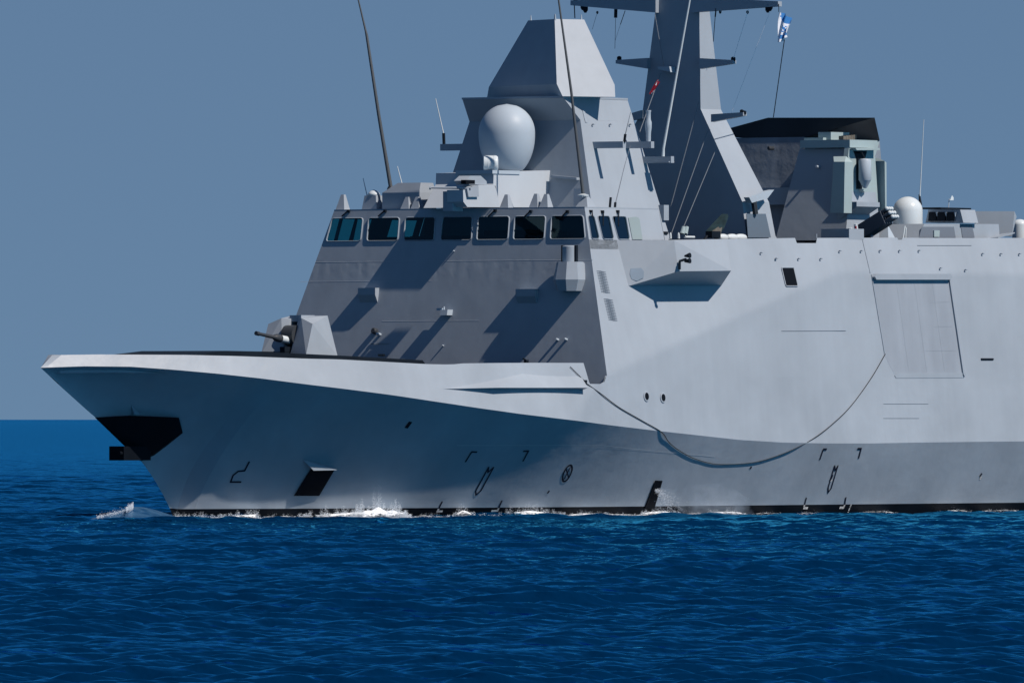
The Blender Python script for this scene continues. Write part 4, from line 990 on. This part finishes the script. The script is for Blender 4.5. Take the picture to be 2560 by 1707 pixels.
# ------------------------------------------------------------------ mooring line hanging along the port side
rp = [(1345, 880), (1380, 905), (1420, 935), (1470, 964), (1518, 992), (1535, 1015), (1560, 1035), (1600, 1055), (1650, 1066), (1720, 1063), (1765, 1053), (1820, 1032), (1870, 1005), (1915, 970), (1955, 930), (2000, 868), (2032, 813)]
pts = []
for i, c in enumerate(rp):
    q = up(D(*c)); k_ = float(zk(q.x))
    if q.z < k_:
        q = low(D(*c))
    pts.append(to_world(q + Vector((0, .04, 0))))
def smooth_path(P, n=6):
    out = []
    for i in range(len(P) - 1):
        p0, p1, p2, p3 = P[max(i - 1, 0)], P[i], P[i + 1], P[min(i + 2, len(P) - 1)]
        for k_ in range(n):
            t = k_ / n
            out.append(.5 * ((2 * p1) + (p2 - p0) * t + (2 * p0 - 5 * p1 + 4 * p2 - p3) * t * t + (3 * p1 - p0 - 3 * p2 + p3) * t ** 3))
    return out + [P[-1]]
m = MB(); m.tube(smooth_path(pts), .023, 6)
tag(m.build("mooring_line", M['rope'], None, smooth=True), "dark rope hanging in one long loop down the warship's grey side", "rope")
m = MB(); e0 = up(D(1308, 842)) + Vector((0, .05, 0)); e1 = up(D(1342, 876)) + Vector((0, .05, 0)); m.tube([e0, e1], .018, 6); m.box(e1, (.2, .12, .15)); m.build("rope_eye", M['dark'], ship)

# ------------------------------------------------------------------ the sea: one sheet to the horizon
def build_sea():
    yy = [-400.0, -100.0, 40.0, 120.0, 190.0]
    y = 215.0
    while y < 1000:
        yy.append(y); y += max(.09, .09 * (y / 240) ** 1.25)
    st = .6
    while y < 90000: yy.append(y); y += st; st *= 1.0045
    yy = np.array(yy); nr = len(yy)
    u = np.linspace(-1, 1, 641)
    dense = .047 * u
    un = np.concatenate([[-8, -3, -1.2, -.5, -.2, -.09], dense, [.09, .2, .5, 1.2, 3, 8]])
    W = np.maximum(np.abs(yy), 215.0)
    X = (W[:, None] * un[None, :]).astype(np.float32)
    Y = np.repeat(yy[:, None], len(un), 1).astype(np.float32)
    h = np.zeros_like(X); r2 = np.random.default_rng(5)
    sp = np.maximum(.00015 * W, np.gradient(yy))[:, None].astype(np.float32)
    main = math.radians(-72)
    for k in range(64):
        lam = .24 * (22 / .24) ** (k / 63.0)
        th = main + r2.normal(0, .5)
        amp = .0118 * lam * (lam / .5 if lam < .5 else 1.0 if lam < 1.5 else (1.5 / lam) ** .8)
        kx_, ky_ = 2 * math.pi / lam * math.cos(th), 2 * math.pi / lam * math.sin(th)
        ph = kx_ * X + ky_ * Y + r2.uniform(0, 6.28)
        fade = np.clip((lam / sp - 2.5) / 2.5, 0, 1)
        s = np.sin(ph); h += np.float32(amp) * fade * (s + np.float32(.175) * (1 - 2 * s * s))
    # slow gusty patches
    g = 1 + .3 * np.sin(X * .11 + Y * .013 + 1) * np.sin(Y * .05 - X * .04)
    h *= g
    # disturbed water along the port waterline and the bow wave
    L = (X - ORI.x) * FWD.x + (Y - ORI.y) * FWD.y; T = (X - ORI.x) * PORT.x + (Y - ORI.y) * PORT.y
    xw0 = float(np.interp(0, stem_z[::-1], stem_x[::-1]))
    yw = np.where(L > XF, 0, 8.3 * (1 - (1 - np.clip((XF - L) / (XF + 22), 0, 1)) ** 2.8)) + .15
    dist = T - yw
    env = np.exp(-((dist - .7) / .8) ** 2) * (L < xw0) * (L > -70)
    ridge = .34 * (.5 + .5 * np.sin(L * .9 + 2.0)) * (.4 + .6 * np.sin(L * .23 + .6) ** 2) * np.clip(1.1 - (xw0 - L) / 55, .25, 1)
    h += env * ridge
    h -= .10 * np.exp(-((dist - 2.6) / 1.1) ** 2) * (L < xw0) * (L > -70)
    V = np.stack([X, Y, h], -1).reshape(-1, 3).astype(np.float32)
    nc = len(un)
    i = np.arange(nr - 1)[:, None] * nc + np.arange(nc - 1)[None, :]
    F = np.stack([i, i + 1, i + 1 + nc, i + nc], -1).reshape(-1, 4).astype(np.int32)
    me = bpy.data.meshes.new("sea")
    me.vertices.add(len(V)); me.vertices.foreach_set('co', V.ravel())
    me.loops.add(F.size); me.loops.foreach_set('vertex_index', F.ravel())
    me.polygons.add(len(F)); me.polygons.foreach_set('loop_start', np.arange(0, F.size, 4, dtype=np.int32)); me.polygons.foreach_set('loop_total', np.full(len(F), 4, dtype=np.int32))
    me.polygons.foreach_set('use_smooth', np.ones(len(F), dtype=bool))
    me.update(calc_edges=True)
    o = bpy.data.objects.new("sea_water", me); COL.objects.link(o)
    mt = bpy.data.materials.new("sea_water"); mt.use_nodes = True
    t = mt.node_tree; N, Lk = t.nodes, t.links; N.remove(N["Principled BSDF"])
    df = N.new("ShaderNodeBsdfDiffuse"); df.inputs[0].default_value = (.0001, .013, .046, 1)
    gl = N.new("ShaderNodeBsdfGlossy"); gl.inputs['Roughness'].default_value = .05; gl.inputs[0].default_value = (.07, .60, 1, 1)
    fr_ = N.new("ShaderNodeFresnel"); fr_.inputs[0].default_value = 1.333
    cl = N.new("ShaderNodeMapRange"); cl.interpolation_type = 'SMOOTHSTEP'; cl.inputs[1].default_value = 0; cl.inputs[2].default_value = 1.0; cl.inputs[3].default_value = .02; cl.inputs[4].default_value = .88
    mx = N.new("ShaderNodeMixShader"); Lk.new(fr_.outputs[0], cl.inputs[0]); Lk.new(cl.outputs[0], mx.inputs[0]); Lk.new(df.outputs[0], mx.inputs[1]); Lk.new(gl.outputs[0], mx.inputs[2])
    Lk.new(mx.outputs[0], N["Material Output"].inputs[0])
    tc = N.new("ShaderNodeTexCoord"); mp = N.new("ShaderNodeMapping"); mp.inputs['Scale'].default_value = (1, .75, 1); mp.inputs['Rotation'].default_value = (0, 0, .5)
    Lk.new(tc.outputs['Object'], mp.inputs[0])
    n = N.new("ShaderNodeTexNoise"); n.inputs['Scale'].default_value = .5; n.inputs['Detail'].default_value = 4; n.inputs['Roughness'].default_value = .5
    Lk.new(mp.outputs[0], n.inputs['Vector'])
    bp = N.new("ShaderNodeBump"); bp.inputs['Strength'].default_value = 1; bp.inputs['Distance'].default_value = .4
    Lk.new(n.outputs[0], bp.inputs['Height'])
    for q_ in (df, gl, fr_): Lk.new(bp.outputs[0], q_.inputs['Normal'])
    me.materials.append(mt)
    tag(o, "deep blue choppy sea reaching to the horizon", "sea", kind="structure")
build_sea()

# ------------------------------------------------------------------ foam and spray along the waterline
def foam_mat():
    """Lacy foam: white where a broken noise exceeds the wash strength stored on the sheet."""
    m = bpy.data.materials.new("lacy_foam"); m.use_nodes = True
    t = m.node_tree; N, L = t.nodes, t.links; N.remove(N["Principled BSDF"])
    tc = N.new("ShaderNodeTexCoord"); n = N.new("ShaderNodeTexNoise"); n.inputs['Scale'].default_value = 3.6; n.inputs['Detail'].default_value = 8; n.inputs['Roughness'].default_value = .72
    L.new(tc.outputs['Object'], n.inputs['Vector'])
    at = N.new("ShaderNodeAttribute"); at.attribute_name = "wash"
    a = N.new("ShaderNodeMath"); a.operation = 'ADD'; L.new(n.outputs[0], a.inputs[0]); L.new(at.outputs['Fac'], a.inputs[1])
    r = N.new("ShaderNodeMapRange"); r.interpolation_type = 'SMOOTHSTEP'; r.inputs[1].default_value = .92; r.inputs[2].default_value = 1.06; L.new(a.outputs[0], r.inputs[0])
    d = N.new("ShaderNodeBsdfDiffuse"); d.inputs[0].default_value = (.8, .86, .92, 1); tr = N.new("ShaderNodeBsdfTransparent")
    mx = N.new("ShaderNodeMixShader"); L.new(r.outputs[0], mx.inputs[0]); L.new(tr.outputs[0], mx.inputs[1]); L.new(d.outputs[0], mx.inputs[2]); L.new(mx.outputs[0], N["Material Output"].inputs[0])
    return m
# (photo columns from, to, crest height in photo pixels, share of spray, profile along the patch)
WASH = [(400, 480, 14, .9, lambda t: .8), (595, 700, 9, .6, None), (940, 1040, 9, .6, None), (1285, 1480, 8, .6, None), (1555, 1640, 8, .6, None), (430, 605, 19, 1.2, lambda t: .35 + .65 * t ** 2), (690, 840, 26, 1.3, lambda t: .25 + .75 * t), (800, 950, 46, 2.2, lambda t: math.sin(math.pi * t) ** .8 * (.8 + .2 * math.sin(23 * t) * math.sin(7 * t + 1))),
        (985, 1025, 8, .4, None), (1030, 1115, 26, .9, lambda t: math.exp(-((t - .45) / .22) ** 2) + .12), (1095, 1300, 25, 1.1, lambda t: .25 + .75 * math.exp(-((t - .6) / .24) ** 2)),
        (1295, 1410, 12, .8, None), (1400, 1490, 5, .3, None), (1465, 1565, 18, 1.1, None), (1615, 1715, 14, 1.0, None), (1720, 1800, 6, .25, None), (1825, 1905, 6, .3, None), (1960, 2060, 7, .25, None), (2145, 2235, 9, .3, None), (2235, 2352, 7, .25, None)]
def drop_mat():
    m = bpy.data.materials.new("spray_drops"); m.use_nodes = True; t = m.node_tree; N, L = t.nodes, t.links; N.remove(N["Principled BSDF"])
    d = N.new("ShaderNodeBsdfDiffuse"); d.inputs[0].default_value = (.8, .86, .92, 1); tl = N.new("ShaderNodeBsdfTranslucent"); tl.inputs[0].default_value = (.8, .86, .92, 1)
    mx = N.new("ShaderNodeMixShader"); mx.inputs[0].default_value = .45; L.new(d.outputs[0], mx.inputs[1]); L.new(tl.outputs[0], mx.inputs[2]); L.new(mx.outputs[0], N["Material Output"].inputs[0]); return m
def foam():
    ov = np.array([(1, 0, 0), (-1, 0, 0), (0, 1, 0), (0, -1, 0), (0, 0, 1), (0, 0, -1)], float)
    of = np.array([(0, 2, 4), (2, 1, 4), (1, 3, 4), (3, 0, 4), (2, 0, 5), (1, 2, 5), (3, 1, 5), (0, 3, 5)])
    VV, FF = [], []; n0 = 0
    def drop(p, r):
        nonlocal n0
        a_ = rng.random() * 3; R_ = np.array([[math.cos(a_), -math.sin(a_), 0], [math.sin(a_), math.cos(a_), 0], [0, 0, 1]])
        VV.append(np.array(p) + ((ov * (1 + rng.normal(0, .3, (6, 1)))) @ R_.T) * r); FF.append(of + n0); n0 += 6
    SV, SF_, SW = [], [], []; s0 = 0
    wv = [(rng.uniform(.06, .75), rng.uniform(0, 6.28)) for _ in range(14)]
    def ragged(u): return max(.15, .72 + .13 * sum(math.sin(f_ * u + p_) for f_, p_ in wv))
    for u0, u1, hgt, share, prof in WASH:
        prof = prof or (lambda t: math.sin(math.pi * t) ** .6)
        n = int((u1 - u0) * 40 * share * (hgt / 14) ** .6)
        for _ in range(n):
            t = rng.random(); u = u0 + (u1 - u0) * t
            hh = hgt * prof(t) * rng.random() ** 1.8 * 1.35 * ragged(u)
            q = low(D(u + rng.normal(0, 2), 1180)); y0 = float(Ylow(q.x, .1))
            y = y0 + .1 + .9 * rng.random(); x = q.x + (y - y0) * cT / sT
            drop(to_world(Vector((x, y, .04 + hh / 45.0))), (.004 + .018 * rng.random() ** 3) * (1 - .4 * hh / (hgt + 1e-3)))
        # foam sheet: washes up the plating and runs out over the water
        nu = max(6, int((u1 - u0) / 5)); nd = 14
        for k in range(nu + 1):
            t = k / nu; q = low(D(u0 + (u1 - u0) * t, 1180)); y0 = float(Ylow(q.x, .1)); e = prof(t)
            for d in range(nd + 1):
                w_ = d / nd; off = .06 + 1.5 * w_
                z = .08 + .52 * hgt / 45 * e * math.exp(-((w_ - .22) / .3) ** 2)
                SV.append(to_world(Vector((q.x + off * cT / sT, y0 + off, z))))
                SW.append((.46 + .12 * share) * min(1, 1.25 * (1 - w_) ** .8) * min(1, e * 1.6) * min(1, 8 * min(t, 1 - t) + .35))
        for k in range(nu):
            for d in range(nd):
                i = s0 + k * (nd + 1) + d; SF_.append((i, i + 1, i + nd + 2, i + nd + 1))
        s0 = len(SV)
    j0, j1 = low(R8(372, 482)), low(R8(450, 570))   # jet of water leaving the discharge slot
    for _ in range(1500):
        t = rng.random(); p = Vector((j0.x + (j1.x - j0.x) * t, max(j0.y, j1.y) + .1 + .9 * t, j0.z - (j0.z - .05) * t ** 1.7)); w_ = .03 + .3 * t
        p.x += .9 * t * cT / sT; drop(to_world(p + Vector(rng.normal(0, w_, 3))), .005 + .012 * rng.random() ** 2)
    for _ in range(4200):                          # curl at the head of the bow wave
        t = rng.random() if rng.random() < .3 else .8 + .2 * rng.random(); u = 222 + 84 * t; v = 1188 - 20 * t - (11 * max(0, (t - .72) / .28) ** 1.5 * rng.random() if t > .72 else 0) + rng.normal(0, 1.2 + 3.2 * rng.random())
        q = S(D(u, v), y=1.2 + rng.normal(0, .4)); drop(to_world(Vector((q.x, q.y, max(q.z, .06)))), .004 + .022 * rng.random() ** 3)
    V = np.concatenate(VV); F = np.concatenate(FF)
    me = bpy.data.meshes.new("sea_spray"); me.from_pydata(V.tolist(), [], F.tolist()); me.materials.append(drop_mat())
    o = bpy.data.objects.new("sea_spray", me); COL.objects.link(o)
    tag(o, "white spray thrown up along the warship's waterline", "spray", kind="stuff")
    me = bpy.data.meshes.new("sea_foam"); me.from_pydata([v[:] for v in SV], [], SF_); me.materials.append(foam_mat())
    at = me.attributes.new("wash", 'FLOAT', 'POINT'); at.data.foreach_set('value', np.array(SW, np.float32))
    me.polygons.foreach_set('use_smooth', [True] * len(SF_))
    o = bpy.data.objects.new("sea_foam", me); COL.objects.link(o)
    tag(o, "lacy white foam washing along the warship's waterline", "foam", kind="stuff")
foam()
# bow wave: a glassy swell thrown up ahead of the stem
def bow_wave():
    crest = [S(D(u, v), y=1.0) for u, v in ((205, 1196), (230, 1188), (255, 1182), (275, 1173), (290, 1167), (303, 1163), (320, 1162), (340, 1165), (360, 1172), (382, 1181), (404, 1193))]
    rows = []
    for q in crest:
        zt = max(q.z, .05)
        rows.append([to_world(Vector((q.x, q.y + d, zt * k - .12 * (1 - k)))) for d, k in ((-2.2, 0), (-1.4, .3), (-.7, .8), (-.2, 1), (.2, .95), (.7, .72), (1.2, .48), (1.8, .25), (2.6, .05), (3.4, -.2))])
    m = MB(); m.grid(rows)
    mt = bpy.data.materials.new("aerated_water"); mt.use_nodes = True; t = mt.node_tree; N, L = t.nodes, t.links
    b = N["Principled BSDF"]; b.inputs['Roughness'].default_value = .25; b.inputs['Specular IOR Level'].default_value = .4
    tc = N.new("ShaderNodeTexCoord"); n = N.new("ShaderNodeTexNoise"); n.inputs['Scale'].default_value = 1.6; n.inputs['Detail'].default_value = 6; L.new(tc.outputs['Object'], n.inputs['Vector'])
    r = N.new("ShaderNodeValToRGB"); r.color_ramp.elements[0].position = .35; r.color_ramp.elements[0].color = (.008, .045, .12, 1); r.color_ramp.elements[1].position = .75; r.color_ramp.elements[1].color = (.05, .12, .22, 1)
    L.new(n.outputs[0], r.inputs[0]); L.new(r.outputs[0], b.inputs['Base Color'])
    o = m.build("bow_wave", mt, None, smooth=True)
    md = o.modifiers.new("subsurf", 'SUBSURF'); md.levels = md.render_levels = 2
    tag(o, "smooth blue bow wave rising ahead of the stem", "wave", kind="stuff")
bow_wave()
# water blown from the side discharge: a small cloud of mist
def mist():
    a = low(R8(372, 490)); c = low(R8(560, 560))
    m = MB(); path = [low(R8(*k)) for k in ((370, 482), (430, 515), (520, 545), (620, 560), (770, 585))]
    P = [to_world(p + Vector((0, .45 + .25 * i, 0))) for i, p in enumerate(path)]
    m.tube(P, [.12, .45, .95, 1.15, .5], 16); o = m.build("water_mist", None, None, smooth=True)
    o.data.materials.clear()
    mt = bpy.data.materials.new("mist"); mt.use_nodes = True; t = mt.node_tree; N, Lk = t.nodes, t.links; N.remove(N["Principled BSDF"])
    v = N.new("ShaderNodeVolumePrincipled"); v.inputs['Color'].default_value = (.55, .74, 1, 1)
    tc = N.new("ShaderNodeTexCoord"); n = N.new("ShaderNodeTexNoise"); n.inputs['Scale'].default_value = 1.1; n.inputs['Detail'].default_value = 4; Lk.new(tc.outputs['Object'], n.inputs['Vector'])
    r = N.new("ShaderNodeMapRange"); r.inputs[1].default_value = .47; r.inputs[2].default_value = .78; r.inputs[3].default_value = 0; r.inputs[4].default_value = .55; Lk.new(n.outputs[0], r.inputs[0])
    Lk.new(r.outputs[0], v.inputs['Density']); Lk.new(v.outputs[0], N["Material Output"].inputs['Volume']); o.data.materials.append(mt)
    tag(o, "white mist blown from the discharge in the hull side", "mist", kind="stuff")
mist()
